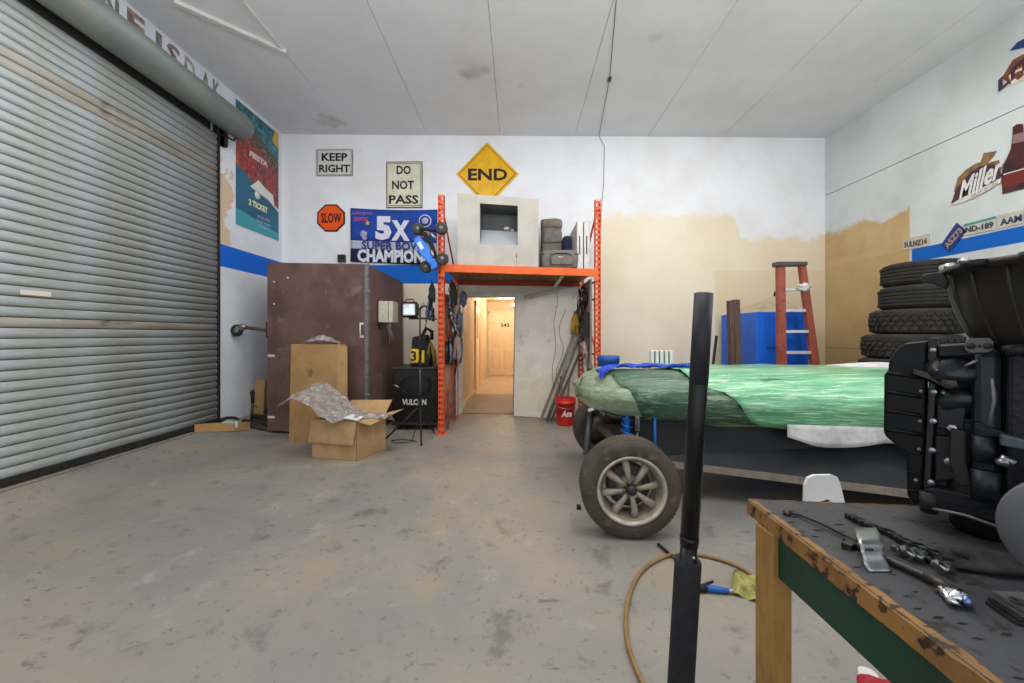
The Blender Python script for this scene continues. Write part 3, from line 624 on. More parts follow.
obj('lever', B().tube([(-3.65, 5.28, .30), (-3.60, 5.28, .36), (-3.58, 5.28, .33)], .006), m_dsteel, t)
one('wood_offcut', B().rbox((-3.76, 5.62, .43), (.14, .05, .50), rot('Y', 3)), m_card, 'brown board leaning at the left corner behind the brown cabinet', 'board')
for k, (p, q, lab) in enumerate((((-3.72, 5.2, .17), (-3.43, 5.3, .05), 'dark steel angle bar lying nearest on the pile by the cabinet'), ((-3.76, 5.45, .19), (-3.43, 5.5, .10), 'dark steel bar lying in the middle of the pile by the cabinet'), ((-3.8, 5.65, .22), (-3.45, 5.68, .16), 'dark steel bar lying rearmost on the pile by the cabinet'))):
    p, q = Vector(p), Vector(q); d_ = (q-p).normalized()
    one('steel_bar', B().rbox((p+q)/2, ((q-p).length, .09, .05), Matrix((d_, d_.cross(ZA).normalized()*-1, d_.cross(d_.cross(ZA)).normalized()*-1)).transposed()), m_dsteel, lab, 'bar')
# trolley jack handle with caster sticking out behind the cabinet
t = thing('caster_arm', 'rusty steel arm with a black caster, projecting left of the brown cabinet', 'caster', (-3.55, 5.35, 1.3))
pa, pe = P(268, 330.5, 5.34), P(246, 327.5, 5.30)
obj('arm', B().tube([pa+Vector((.12, .1, 0)), pa, pe], .022, 6), M('rusty_arm', '6B5648', .7, .3, '544238', 20), t)
obj('arm_tip', B().tube([pa+ZA*.12-XA*.01, pa-ZA*.10-XA*.005], .018, 6), m_dsteel, t)
obj('caster_fork', B().tube([pe, P(240, 326, 5.28)], .035, 8).rbox(P(241, 328, 5.28), (.09, .08, .05)), m_steel, t)
obj('caster_wheel', B().lathe([(.02, -.02), (.075, -.02), (.083, -.008), (.083, .008), (.075, .02), (.02, .02)], 20, P(237, 330.5, 5.27), 'y'), m_blackrub, t)
obj('wheel_hub', B().lathe([(.001, -.026), (.035, -.024), (.035, .02)], 14, P(237, 330.5, 5.27), 'y'), m_galv, t)
# ------------------------------------------------------------ orange pallet rack
m_or = M('rack_orange', 'E2582A', .5, 0, 'D64E22', 6, c3='B8461F', s3=16, lo3=.66, hi3=.75)
m_or2 = M('beam_orange', 'EC6A25', .5, 0, 'E2602A', 6, c3='A84A20', s3=16, lo3=.68, hi3=.75)
m_plank = M('plank_wood', '9C7A5C', .75, 0, '8A6A4C', 3, st=(6, 1, 1)); m_plank2 = M('plank_wood_pale', 'B89B7C', .75, 0, 'A5886A', 3, st=(6, 1, 1))
fl_, fr_ = Vector((-1.034, 5.17, 0)), Vector((1.125, 5.42, 0)); rl_, rr_ = Vector((-1.02, 6.33, 0)), Vector((1.04, 6.36, 0))
rack = thing('pallet_rack', 'orange perforated steel pallet rack in front of the corridor opening', 'rack', (0, 5.8, 0))
def post(p, h, face=-1):
    b = B(); wd, dp, pitch = .082, .07, .0508
    x0, x1 = p.x-wd/2, p.x+wd/2; y = p.y; th = .003; pitch = .0762
    cols = [(x0, x0+.013), (x0+.034, x1-.034), (x1-.013, x1)]
    for a, e in cols: b.box((a, y, 0), (e, y+th, h))
    z = .02
    while z < h-.04:
        for a, e in ((x0+.013, x0+.034), (x1-.034, x1-.013)): b.box((a, y, z+.036), (e, y+th, z+pitch))
        z += pitch
    b.box((x0, y, 0), (x0+th, y+dp, h)); b.box((x1-th, y, 0), (x1, y+dp, h))
    b.box((x0, y+dp-th, 0), (x0+.02, y+dp, h)); b.box((x1-.02, y+dp-th, 0), (x1, y+dp, h))
    return b
def foot(p): return B().box((p.x-.06, p.y-.05, 0), (p.x+.07, p.y+.1, .006)).box((p.x-.03, p.y-.02, .006), (p.x-.01, p.y, .02))
hl, hr = 1.33+140*5.17/F, 1.33+135.5*5.42/F
for p, h in ((fl_, hl), (fr_, hr), (rl_-Vector((0, .07, 0)), 2.42), (rr_-Vector((0, .07, 0)), 2.40)):
    ps = obj('post', post(p, h), m_or, rack); obj('foot_plate', foot(p), m_or, ps)
zb = 2.285; zbr = 2.262
def beam(p, q, z0, z1, h=.105, th=.045):
    p, q = Vector(p), Vector(q); p.x += .045; q.x -= .045; d = Vector((0, th, 0))
    return B().hexa([p+ZA*(z0-h), q+ZA*(z1-h), q+d+ZA*(z1-h), p+d+ZA*(z0-h), p+ZA*z0, q+ZA*z1, q+d+ZA*z1, p+d+ZA*z0])
obj('beam', beam(fl_, fr_, zb, zbr), m_or2, rack, bevel=.004)
obj('beam', beam(rl_-Vector((0, .06, 0)), rr_-Vector((0, .06, 0)), zb-.03, zbr-.03), M('beam_red', '9E3A1E', .5), rack, bevel=.004)
for p, z in ((fl_, zb), (fr_, zbr)):
    s = 1 if p.x < 0 else -1
    obj('beam_bracket', B().box((p.x-.005 if s > 0 else p.x-.05, p.y-.004, z-.17), (p.x+.05 if s > 0 else p.x+.005, p.y, z+.02)), m_or2, rack)
def brace(p, q, r=.016): return B().tube([p, q], r, 4, smooth=False)
for a, e, h in ((fl_, rl_, hl), (fr_, rr_, hr)):
    a2, e2_ = a+Vector((0, .06, 0)), e-Vector((0, .05, 0))
    for z0, z1 in ((.25, .25), (.25, 1.05), (1.05, 1.05), (1.05, 1.85), (1.85, 1.85), (hl-.1, 2.3), (2.10, 2.10)):
        obj('brace', brace(a2+ZA*z0, e2_+ZA*z1), m_or, rack)
# deck planks
npl = 15
for i in range(npl):
    u0, u1 = (i+.02)/npl, (i+.97-random.random()*.05)/npl
    a0 = fl_.lerp(fr_, u0)+Vector((0, .05, 0)); a1 = fl_.lerp(fr_, u1)+Vector((0, .05, 0)); b0 = rl_.lerp(rr_, u0)-Vector((0, .06, 0)); b1 = rl_.lerp(rr_, u1)-Vector((0, .06, 0))
    z = zb+(zbr-zb)*u0-.035
    obj('deck_plank', B().hexa([a0+ZA*z, a1+ZA*z, b1+ZA*(z-.02), b0+ZA*(z-.02), a0+ZA*(z+.03), a1+ZA*(z+.03), b1+ZA*(z+.01), b0+ZA*(z+.01)]), random.choice([m_plank, m_plank, m_plank2]), rack)
def zdeck(x): u = (x+1.034)/2.16; return zb+(zbr-zb)*u-.003
# ------------------------------------------------------------ things on the rack's deck
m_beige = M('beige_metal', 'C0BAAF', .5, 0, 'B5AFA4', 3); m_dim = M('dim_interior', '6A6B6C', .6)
m_pglass = M('dark_glass', '4A4E52', .1, 0, spec=.8)
q = [P(457.5, 264, 5.25), P(538.5, 267, 5.36), P(538.5, 199, 5.36), P(457.5, 193, 5.25)]
z0 = zdeck(-.8)+.001
for p_ in (q[0], q[1]): p_.z = z0
t = thing('evaporative_cooler', 'large beige metal cabinet with square window on the rack', 'machine', (-.3, 5.6, z0))
def bi(u, v, d=0): return (q[0]*(1-u)+q[1]*u)*(1-v)+(q[3]*(1-u)+q[2]*u)*v+Vector((0, d, 0))
u0, u1, v0, v1 = .272, .74, .295, .88
b = B()
def slab(a, e, c1, d1, dep=.02): return b.hexa([bi(a, c1), bi(e, c1), bi(e, c1, dep), bi(a, c1, dep), bi(a, d1), bi(e, d1), bi(e, d1, dep), bi(a, d1, dep)])
slab(0, u0, 0, 1); slab(u1, 1, 0, 1); slab(u0, u1, 0, v0); slab(u0, u1, v1, 1)
D = .85
for (a, e, c1, d1) in ((0, .02, 0, 1), (.98, 1, 0, 1), (0, 1, 0, .02), (0, 1, .98, 1)): b.hexa([bi(a, c1, .02), bi(e, c1, .02), bi(e, c1, D), bi(a, c1, D), bi(a, d1, .02), bi(e, d1, .02), bi(e, d1, D), bi(a, d1, D)])
obj('casing', b, m_beige, t)
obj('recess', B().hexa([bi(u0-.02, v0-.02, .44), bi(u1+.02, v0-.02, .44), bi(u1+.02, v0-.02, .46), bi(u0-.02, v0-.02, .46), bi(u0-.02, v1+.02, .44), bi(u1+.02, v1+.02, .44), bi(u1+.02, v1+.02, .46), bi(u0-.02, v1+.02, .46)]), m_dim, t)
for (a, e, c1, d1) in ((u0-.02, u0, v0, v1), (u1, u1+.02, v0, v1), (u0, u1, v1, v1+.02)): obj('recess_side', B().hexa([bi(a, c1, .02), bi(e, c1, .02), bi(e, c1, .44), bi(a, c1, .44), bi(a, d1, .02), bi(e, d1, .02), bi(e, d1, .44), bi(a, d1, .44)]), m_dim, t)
obj('recess_shelf', B().hexa([bi(u0, v0, .01), bi(u1, v0, .01), bi(u1, v0+.26, .24), bi(u0, v0+.26, .24), bi(u0, v0+.012, .01), bi(u1, v0+.012, .01), bi(u1, v0+.275, .24), bi(u0, v0+.275, .24)]), M('pale_blue_metal', 'A9AEB2', .4), t)
obj('recess_part', B().blob(bi(.6, .62, .3), (.05, .05, .03)).blob(bi(.67, .60, .3), (.03, .03, .02)), m_whitep, t)
obj('keyhole', B().lathe([(.001, -.003), (.009, -.002), (.009, .002)], 10, bi(.725, .145, -.001), 'y').rbox(bi(.722, .16, -.002), (.008, .004, .05)), m_dsteel, t)
obj('panel_seam', B().hexa([bi(.725, .01, -.001), bi(.728, .01, -.001), bi(.728, .01), bi(.725, .01), bi(.725, .13, -.001), bi(.728, .13, -.001), bi(.728, .13), bi(.725, .13)]), m_gap, t)
# bags
m_taupe = M('taupe_fabric', '7E756C', .85, 0, '716860', 12, bump=.2, bs=90); m_taupe2 = M('grey_fabric', '7B7773', .85, 0, '6B6764', 12, bump=.2, bs=90); m_navy = M('navy_fabric', '2E3350', .8, 0, '3A3F5E', 8, bump=.15)
def cushion(c, s, e=.25, seed=0, n=3, rotz=0):   # rounded soft box
    b = B(); N = 20; M_ = 10; rings = []
    for i in range(M_+1):
        th = PI*(i+.05)/(M_+.1); ring = []
        for k in range(N):
            a = 2*PI*k/N
            def sp(v, p): return math.copysign(abs(v)**p, v)
            d = Vector((sp(math.sin(th), e)*sp(math.cos(a), e)*s[0]/2, sp(math.sin(th), e)*sp(math.sin(a), e)*s[1]/2, -sp(math.cos(th), e)*s[2]/2))
            w_ = mnoise.noise(d*8+Vector((seed, seed, 0)))*.02; d = rot('Z', rotz)@d
            ring.append(Vector(c)+d*(1+w_/max(.1, d.length)))
        rings.append(ring)
    return b.loft(rings, True, True, True)
zd = zdeck(.4)+.001
c = P(559, 257, 5.62); hh = .28; cz = zd+hh/2
t = thing('duffel_bag', 'grey duffel bag on the rack in front of upright bag', 'bag', (c.x, c.y, zd))
obj('bag_body', cushion((c.x, c.y, cz), (.545, .34, hh), .35, 4), m_taupe2, t)
obj('front_pocket', cushion((c.x+.02, c.y-.165, cz-.02), (.30, .06, .13), .3, 5), m_taupe, t)
obj('carry_strap', B().tube([(c.x-.14, c.y-.175, cz-.09), (c.x-.145, c.y-.18, cz+.06), (c.x-.05, c.y-.19, cz+.085), (c.x+.1, c.y-.19, cz+.085), (c.x+.17, c.y-.18, cz+.05), (c.x+.17, c.y-.175, cz-.09)], .010, 5), m_taupe, t)
obj('name_tag', B().rbox((c.x+.0, c.y-.203, cz+.02), (.06, .004, .012)), m_whitep, t)
obj('zip', B().tube([(c.x-.27, c.y-.15, cz+.07), (c.x, c.y-.172, cz+.08), (c.x+.27, c.y-.15, cz+.07)], .006, 5), m_dsteel, t)
c = P(551, 232, 5.98)
t = thing('backpack', 'tall taupe backpack standing behind the grey duffel bag', 'bag', (c.x, c.y, zd))
ph = .84
obj('pack_body', cushion((c.x, c.y, zd+ph/2), (.31, .28, ph), .35, 9), m_taupe, t)
obj('pack_lid', cushion((c.x, c.y-.01, zd+ph-.08), (.33, .31, .15), .4, 7), m_taupe, t)
obj('front_flap', cushion((c.x+.01, c.y-.14, zd+ph-.29), (.29, .05, .18), .4, 6), m_taupe2, t)
one('sleeping_bag', cushion((c.x+.265, c.y+.16, zd+.32), (.20, .26, .64), .6, 6), m_navy, 'dark navy rolled sleeping bag beside the taupe backpack', 'bag')
# two white panels standing at the right post
for k, (lab, dx) in enumerate((('white slotted panel on the rack, left of the pair', 0), ('white slotted panel on the rack, right one by the post', .10))):
    t = thing('slotted_board', lab, 'panel', (.86+dx, 5.8, zd))
    x0 = .845+dx; yy = 5.50
    obj('panel_body', B().bbox((x0, yy, zd), (x0+.085, yy+.75, zd+.70), .006), m_whitep, t)
    obj('slot', B().box((x0+.028, yy-.002, zd+.22), (x0+.044, yy+.001, zd+.48)), m_ink, t)
    if k == 0: obj('side_rim', B().box((x0-.004, yy+.02, zd+.02), (x0, yy+.73, zd+.68)), m_beige, t)
# tube light slung under the deck
t = thing('tube_light_fitting', 'white batten fitting hanging askew under the rack deck', 'light fitting', tuple(P(550, 290, 5.9)))
obj('fitting_body', B().tube([P(553, 290, 6.15), P(563, 274.5, 5.5)], .028, 6, smooth=False), m_whitep, t)
obj('hanger', B().tube([P(558, 282, 5.8), P(558, 282, 5.8)+ZA*.09], .004, 5), m_dsteel, t)
one('door_closer_rail', B().tube([P(524, 297, 6.1), P(553, 290.5, 6.0), P(556, 288.5, 5.95)], .022, 6), m_beige, 'grey rail lying along the top of the white door panel', 'rail')

# ------------------------------------------------------------ white door panel swung in front of the wall
m_leaf = M('scuffed_white', 'E4DCCF', .7, 0, 'D9D0C2', 2.5, .4, .62, c3='C6BDAF', s3=7, lo3=.60, hi3=.74)
A0, B0 = Vector((-.085, 6.27, 0)), Vector((.93, 6.02, 0)); dn = Vector((.24, .97, 0))*.045
t = thing('swung_board', 'large scuffed white door panel beside the corridor opening', 'door', tuple((A0+B0)/2))
def leaf(z): return
obj('leaf', B().hexa([A0+ZA*.01, B0+ZA*.01, B0+dn+ZA*.01, A0+dn+ZA*.01, A0+XA*.03+ZA*1.985, B0+ZA*2.07, B0+dn+ZA*2.07, A0+dn+XA*.03+ZA*1.985]), m_leaf, t)
obj('edge_strip', B().hexa([A0-dn*.1+ZA*.01, A0+XA*.02-dn*.1+ZA*.01, A0+XA*.02+ZA*.01, A0+ZA*.01, A0+XA*.03-dn*.1+ZA*1.98, A0+XA*.05-dn*.1+ZA*1.98, A0+XA*.05+ZA*1.98, A0+XA*.03+ZA*1.98]), m_galv, t)
obj('top_strip', B().hexa([A0+XA*.03-dn*.15+ZA*1.95, B0-dn*.15+ZA*2.03, B0-dn*.02+ZA*2.03, A0+XA*.03-dn*.02+ZA*1.95, A0+XA*.03-dn*.15+ZA*1.985, B0-dn*.15+ZA*2.07, B0-dn*.02+ZA*2.07, A0+XA*.03-dn*.02+ZA*1.985]), m_whitep, t)
obj('patch', B().hexa([A0+(B0-A0)*.04-dn*.04+ZA*.10, B0-dn*.04+ZA*.10, B0-dn*.01+ZA*.10, A0+(B0-A0)*.04-dn*.01+ZA*.10, A0+(B0-A0)*.04-dn*.04+ZA*.55, B0-dn*.04+ZA*.85, B0-dn*.01+ZA*.85, A0+(B0-A0)*.04-dn*.01+ZA*.55]), M('cream_patch', 'DFD5C0', .7, 0, 'D3C9B4', 4), t)
for k, (xa, xb, lab) in enumerate(((556.5, 553, 'thin dark cord hanging straight down the white door panel'), (563, 557, 'thin dark cord hanging in a loose wave down the white door panel'))):
    pts = [P(xa+(xb-xa)*i/12+(1.5+k*1.5)*math.sin(i*1.1+k*2), 288+k*22+(100-k*8)*i/12, 5.88-.0*i) for i in range(13)]
    one('cord', B().tube(pts, .004, 5), m_dsteel, lab, 'cord')
# long trim pieces leaning
m_oldw = M('weathered_wood', '8E8577', .7, 0, '756B5E', 6, st=(2, 2, .5)); m_oldw2 = M('dark_timber', '4B433C', .7, 0, '5E554A', 8)
for k, (x0, y0, x1, y1, Y0, Y1, r, m_, lab) in enumerate((
    (541, 417, 575, 332, 5.98, 5.98, .030, m_oldw, 'pale timber batten, leftmost of the three leaning on the door panel'),
    (547, 418.5, 580, 334, 5.93, 5.92, .026, M('pipe_grey', '6E6D69', .5, .3, '8B8880', 10), 'grey pipe, middle one of the three leaning on the door panel'),
    (551, 419, 583, 345, 5.88, 5.88, .022, m_oldw2, 'dark timber strip, rightmost of the three leaning on the door panel'))):
    p, e = P(x0, y0, Y0), P(x1, y1, Y1); p.z = .0+r*.6
    one('leaning_batten', B().tube([p, e], r, 4 if k != 1 else 8, smooth=(k == 1)), m_, lab, 'batten')
# red bucket
bc = G(566.5, 426.5); bc = Vector((bc.x, bc.y+.12, 0))
t = thing('bucket', 'red plastic bucket with white lettering at the foot of the rack', 'bucket', tuple(bc))
m_red = M('red_plastic', 'D0261F', .4)
bh = .40
obj('pail', B().lathe([(.001, 0), (.115, 0), (.12, .02), (.145, bh-.08), (.152, bh-.08), (.152, bh-.05), (.147, bh-.05), (.15, bh-.01), (.155, bh), (.142, bh), (.113, .03), (.001, .03)], 28, bc), m_red, t)
text('Ace', bc+Vector((0, -.139, .19)), .15, .10, (1, 0, .0), (0, -.12, 1), m_whitep, t, depth=.004, bold=.04, shear=.3)
text('bucket', bc+Vector((0, -.131, .085)), .14, .05, (1, 0, .0), (0, -.12, 1), m_whitep, t, depth=.004, bold=.02) if False else None
obj('bail', B().tube([bc+Vector((-.155, 0, bh-.06)), bc+Vector((-.12, -.12, bh-.12)), bc+Vector((0, -.165, bh-.14)), bc+Vector((.12, -.12, bh-.12)), bc+Vector((.155, 0, bh-.06))], .004, 5), m_steel, t)
for k, (dx, hh_, lab) in enumerate(((-.05, .72, 'dark rod standing in the red bucket, left one'), (.04, .66, 'dark rod standing in the red bucket, right one'))):
    one('rod', B().tube([bc+Vector((dx*.3, 0, .035)), bc+Vector((dx*1.4, .02, hh_))], .012, 6), m_oldw2, lab, 'rod')

# ------------------------------------------------------------ hook boards and what hangs on the rack's inner sides
m_board = M('hook_board', 'A58A72', .8, 0, '927862', 6); m_boardw = M('hook_board_grey', '9A8F86', .8, 0, '877D75', 5)
obj('hook_board', B().box((-1.055, 5.28, .28), (-1.03, 6.2, 1.92)), m_board, rack)
obj('hook_board', B().box((1.03, 5.50, .85), (1.055, 6.25, 2.13)), m_boardw, rack)
one('white_edge_board', B().box((-1.02, 6.22, .02), (-.985, 6.31, 1.98)), m_whitep, 'narrow white board on edge beside the corridor opening', 'board')
mm = {'k': m_blackrub, 's': m_steel, 'd': m_dsteel, 'n': M('blue_grey_strap', '4A5370', .8, 0, '7F88A2', 20), 'p': M('pink_grey', 'A88E88', .7, 0, '8C7370', 12), 'y': M('mustard_cloth', 'B58A2C', .8, 0, '97702A', 12), 'r': M('brick_red', '8E3B2C', .6), 'w': M('off_white', 'C6C2BC', .6, 0, 'A6A29C', 12), 'g': M('dull_green', '56604C', .7)}
def coil(name, label, c, r, m_, sx=1, n=4, side=1):
    t = thing(name, label, 'cord', tuple(c)); c = Vector(c); b = B()
    for k in range(n):
        pts = [c+Vector((side*(.02+.012*k), r*(1-.06*k)*math.cos(2*PI*i/18)*sx, -r*1.35+r*1.35*math.sin(2*PI*i/18)+random.uniform(-.01, .01))) for i in range(19)]
        b.tube(pts, .009, 5)
    obj('loops', b, m_, t); obj('tie', B().rbox(c+Vector((side*.035, 0, -.005)), (.05, .03, .05)), mm['k'], t); return t
def handtool(name, label, c, L_, m1, m2, side=1):
    c = Vector(c); t = thing(name, label, 'tool', tuple(c-ZA*L_)); s = side
    obj('jaw', B().tube([c+Vector((s*.03, .035, 0)), c+Vector((s*.03, .012, -L_*.18)), c+Vector((s*.03, 0, -L_*.32))], [.010, .018, .02], 6).tube([c+Vector((s*.03, -.035, 0)), c+Vector((s*.03, -.012, -L_*.18)), c+Vector((s*.03, 0, -L_*.32))], [.010, .018, .02], 6), m1, t)
    obj('handle', B().tube([c+Vector((s*.03, 0, -L_*.3)), c+Vector((s*.03, .05, -L_*.65)), c+Vector((s*.03, .04, -L_)), ], .013, 6), m2, t)
    obj('handle', B().tube([c+Vector((s*.03, 0, -L_*.3)), c+Vector((s*.03, -.05, -L_*.65)), c+Vector((s*.03, -.04, -L_)), ], .013, 6), m2, t); return t
def hangbag(name, label, c, s, m_, seed=1, cat='pouch'):
    c = Vector(c); t = thing(name, label, cat, tuple(c-ZA*s[2])); rg = random.Random(seed); b = B(); n = 5
    for k in range(n):
        ox, oy = (rg.random()-.5)*s[0]*.6, (rg.random()-.5)*s[1]*.75; L_ = s[2]*rg.uniform(.55, 1); r0 = min(s[0], s[1])*rg.uniform(.16, .26)
        pts = [c+Vector((ox*u*1.1+rg.uniform(-.008, .008), oy*(.3+u)+rg.uniform(-.02, .02), -L_*u)) for u in [i/6 for i in range(7)]]
        b.tube(pts, [r0*.4, r0*.9, r0*1.1, r0*rg.uniform(.7, 1.3), r0*rg.uniform(.7, 1.2), r0*.8, r0*.25], 7)
    obj('folds', b, m_, t)
    obj('buckle', B().rbox(c+Vector((0, 0, -s[2]*.3)), (s[0]*.5, .03, .03), rot('Y', rg.uniform(-40, 40))), mm['s'], t)
    obj('loop', B().tube([c-ZA*.03, c+Vector((-.01, .01, .04)), c+Vector((0, -.02, .0))-ZA*.02], .006, 5), mm['k'], t); return t
xl = -1.03
# left side, nearer post to farther: (Y, Z)
hangbag('strap_bundle', 'black strap bundle hung at the top of the left hook board', (xl+.10, 5.45, 2.08), (.16, .22, .40), mm['k'], 3)
hangbag('ratchet_strap', 'blue grey strap bundle hung high beside the corridor opening', (xl+.16, 6.0, 2.00), (.20, .26, .26), mm['n'], 5)
coil('extension_lead', 'grey coiled cord in the upper row of the left hook board', (xl, 5.75, 1.90), .12, mm['p'])
handtool('bolt_cutter', 'bolt cutter with red handles on the left hook board', (xl+.02, 5.45, 1.70), .42, mm['d'], mm['r'])
hangbag('harness', 'blue and white harness bunched in the middle of the left board', (xl+.13, 5.95, 1.70), (.17, .28, .45), mm['n'], 8, 'harness')
hangbag('rag_bundle', 'off white rags bunched near the front of the left board', (xl+.08, 5.62, 1.52), (.14, .18, .22), mm['w'], 12, 'rags')
handtool('pliers', 'long black pliers on the left hook board', (xl, 5.85, 1.40), .32, mm['d'], mm['k'])
hangbag('leather_glove', 'pinkish grey work glove hung low on the left board', (xl+.13, 5.70, 1.32), (.16, .20, .40), mm['p'], 21, 'glove')
hangbag('rope_bundle', 'blue rope bundle low on the left board beside the opening', (xl+.12, 6.08, 1.33), (.15, .20, .50), mm['n'], 31, 'rope')
coil('chain_loop', 'dark chain loop in the lowest row of the left board', (xl, 5.40, 1.22), .11, mm['d'])
one('tube_rack', B().tube([(-.975, 5.95, .02), (-.985, 6.0, .82)], .022, 4, smooth=False).tube([(-.975, 5.35, .10), (-.975, 5.95, .28)], .02, 4, smooth=False).tube([(-.975, 5.35, .02), (-.985, 5.4, .55)], .018, 4, smooth=False), M('faded_red', '8E4A40', .6, 0, '6E3A34', 10), 'faded red metal frame standing inside the left side of the rack', 'frame')
# outside left: things hung on the front post's left side
hangbag('work_gloves', 'dark work gloves hanging left of the front rack post', P(432, 283, 5.22), (.15, .12, .42), mm['k'], 41, 'gloves')
hangbag('tie_down_bundle', 'dark blue tie-down bundle hanging beside the front rack post', P(430, 299, 5.3), (.16, .12, .32), mm['n'], 44, 'strap')
handtool('snips', 'small dark snips hanging lowest beside the front rack post', P(431, 308, 5.25), .18, mm['d'], mm['k'])
one('hook_rod', B().tube([P(437, 319, 5.16), P(420, 318, 5.16), P(412, 317.5, 5.14)], .011, 6), m_dsteel, 'thin dark rod reaching left from the rack post to the work light', 'rod')
# right side
xr = 1.03
coil('coiled_hose', 'dark coiled hose at the top of the right hook board', (xr, 5.95, 2.05), .12, mm['d'], side=-1)
for k, (yy, zz, lab) in enumerate(((6.0, 1.83, 'black round speaker-like disc hung on the right board, left one'), (5.72, 1.87, 'black round disc with pale hub on the right board, right one'))):
    t = thing('black_disc', lab, 'disc', (xr, yy, zz)); obj('disc', B().lathe([(.02, 0), (.095, 0), (.10, -.02), (.08, -.07), (.02, -.06)], 20, (xr-.01, yy, zz), 'x'), mm['k'], t); obj('hub', B().lathe([(.001, -.08), (.03, -.078), (.03, -.06)], 12, (xr-.01, yy, zz), 'x'), mm['s' if k else 'd'], t)
coil('wire_loop', 'loose green wire loops on the right board beside the door panel', (xr-.06, 6.12, 1.80), .13, mm['g'], side=-1, n=6)
hangbag('mustard_cloth', 'mustard yellow cloth hanging at the left of the right board', (xr-.16, 5.90, 1.66), (.16, .22, .42), mm['y'], 51, 'cloth')
for k in range(3):
    yy = 5.98-.13*k
    t = thing('bulb_pack', ('silver blister strip, farthest of three on the right board', 'silver blister strip, middle of three on the right board', 'silver blister strip, nearest of three on the right board')[k], 'blister pack', (xr-.03, yy, 1.32), 'silver blister strips on the right hook board')
    obj('card', B().box((xr-.02, yy-.045, 1.30), (xr-.012, yy+.045, 1.62)), mm['w'], t)
    for j in range(6): obj('blister', B().blob((xr-.03, yy, 1.33+.05*j), (.02, .035, .02), 8, 5), m_steel, t)
one('black_case', B().bbox((xr-.08, 5.52, 1.28), (xr-.005, 5.60, 1.66), .006), mm['k'], 'narrow black case on the right board next to the orange post', 'case')
hangbag('tool_pouch', 'grey brown tool pouch hung low on the right board', (xr-.07, 5.62, 1.24), (.12, .30, .30), mm['p'], 61)
handtool('hand_saw', 'dark hand tool hung on the right board above the pouch', (xr, 5.85, 1.80), .16, mm['s'], mm['r'], -1)
one('paint_roller', B().tube([(1.0, 5.75, .98), (1.02, 5.72, .60)], .028, 8), mm['w'], 'white paint roller sleeve inside the right side of the rack', 'roller')
one('brown_board_offcut', B().rbox((1.06, 5.72, .62), (.03, .25, .62), rot('X', 8)), M('offcut_brown', '7B4A36', .7), 'reddish brown board standing inside the right side of the rack', 'board')

# ------------------------------------------------------------ blue toy buggy hung on the rack
t = thing('toy_buggy', 'bright blue radio control toy buggy hung nose down on the rack post', 'toy car', tuple(P(432, 262, 5.0)))
Yc = 5.02
def q2(x, y, dy=0): return P(x, y, Yc+dy)
m_rcb = M('toy_blue', '1C78E0', .35, 0, '1A66C8', 8); 
obj('shell', B().prism([q2(413, 239), q2(418, 235.5), q2(425, 242), q2(431, 251), q2(437, 262), q2(433, 268.5), q2(427, 262), q2(419, 253)], (0, .09, 0)), m_rcb, t, bevel=.012)
obj('rear_wing', B().prism([q2(430, 262, -.02), q2(437, 262, -.02), q2(437, 267, -.02), q2(431, 270, -.02)], (0, .14, 0)), m_rcb, t, bevel=.006)
obj('chassis', B().tube([q2(424, 233, .06), q2(432, 246, .06), q2(435, 258, .06)], .035, 6).tube([q2(420, 229, .05), q2(438, 231, .05)], .018, 6).tube([q2(428, 262, .06), q2(441, 258, .06)], .018, 6), m_blackrub, t)
obj('side_number', B().prism([q2(417, 243, -.004), q2(420, 241, -.004), q2(424, 248, -.004), q2(421, 250, -.004)], (0, .004, 0)), m_signw, t)
obj('spring', B().tube([q2(430, 233, 0), q2(436, 239, 0)], .02, 8).tube([q2(431, 250, 0), q2(434, 258, 0)], .02, 8), m_steel, t)
for x, y, d in ((441.5, 228.5, -.0), (442.5, 259, -.0), (418, 229, .12), (426, 267, .12)):
    wl = obj('wheel', B().lathe([(.03, -.035), (.06, -.04), (.078, -.03), (.082, 0), (.078, .03), (.06, .04), (.03, .035)], 20, q2(x, y, d), 'y'), M('toy_tyre', '3A3734', .8, 0, '4A4641', 30), t)
    obj('wheel_hub', B().lathe([(.001, -.044), (.025, -.04), (.03, -.03)], 14, q2(x, y, d), 'y'), m_galv, wl)

# ------------------------------------------------------------ welding cart, vacuum, work light
X0, X1, Y0, Y1 = P(394, 0, 5.45).x, P(438, 0, 5.45).x, 5.40, 5.95
zt = 1.33-32*5.4/F
t = thing('tool_cart', 'black steel cart with white lettering left of the rack post', 'cart', ((X0+X1)/2, 5.6, 0))
obj('cabinet_body', B().box((X0+.02, Y0+.02, .10), (X1-.0, Y1, zt-.03)), M('cart_black', '141414', .35, 0, '1D1C1C', 10), t, bevel=.01)
obj('top_tray', B().bbox((X0-.05, Y0-.02, zt-.035), (X1-.0, Y1+.02, zt), .008), m_dsteel, t)
for xx in (X0+.08, X1-.08):
    for yy in (Y0+.08, Y1-.08): obj('caster', B().lathe([(.01, -.015), (.05, -.015), (.05, .015), (.01, .015)], 14, (xx, yy, .05), 'y'), m_blackrub, t)
text('VULCAN', ((X0+X1)/2-.015, Y0+.016, 1.33-67*5.42/F), .34, .085, XA, ZA, m_signw, t, depth=.004, bold=.04)
obj('hose_loops', B().tube([Vector(((X0+X1)/2+.21*math.cos(a), Y0-.03-.01*math.sin(a*3), 1.33-50*5.4/F+.13*math.sin(a))) for a in [i*.35 for i in range(38)]], .012, 6), m_blackrub, t)
obj('clamp', B().tube([(X0+.02, Y0-.04, 1.33-49*5.4/F), (X0+.10, Y0-.05, 1.33-52*5.4/F)], .012, 6), m_steel, t)
obj('lower_shelf', B().box((X0, Y0-.06, .08), (X1, Y0+.1, .11)), m_dsteel, t)
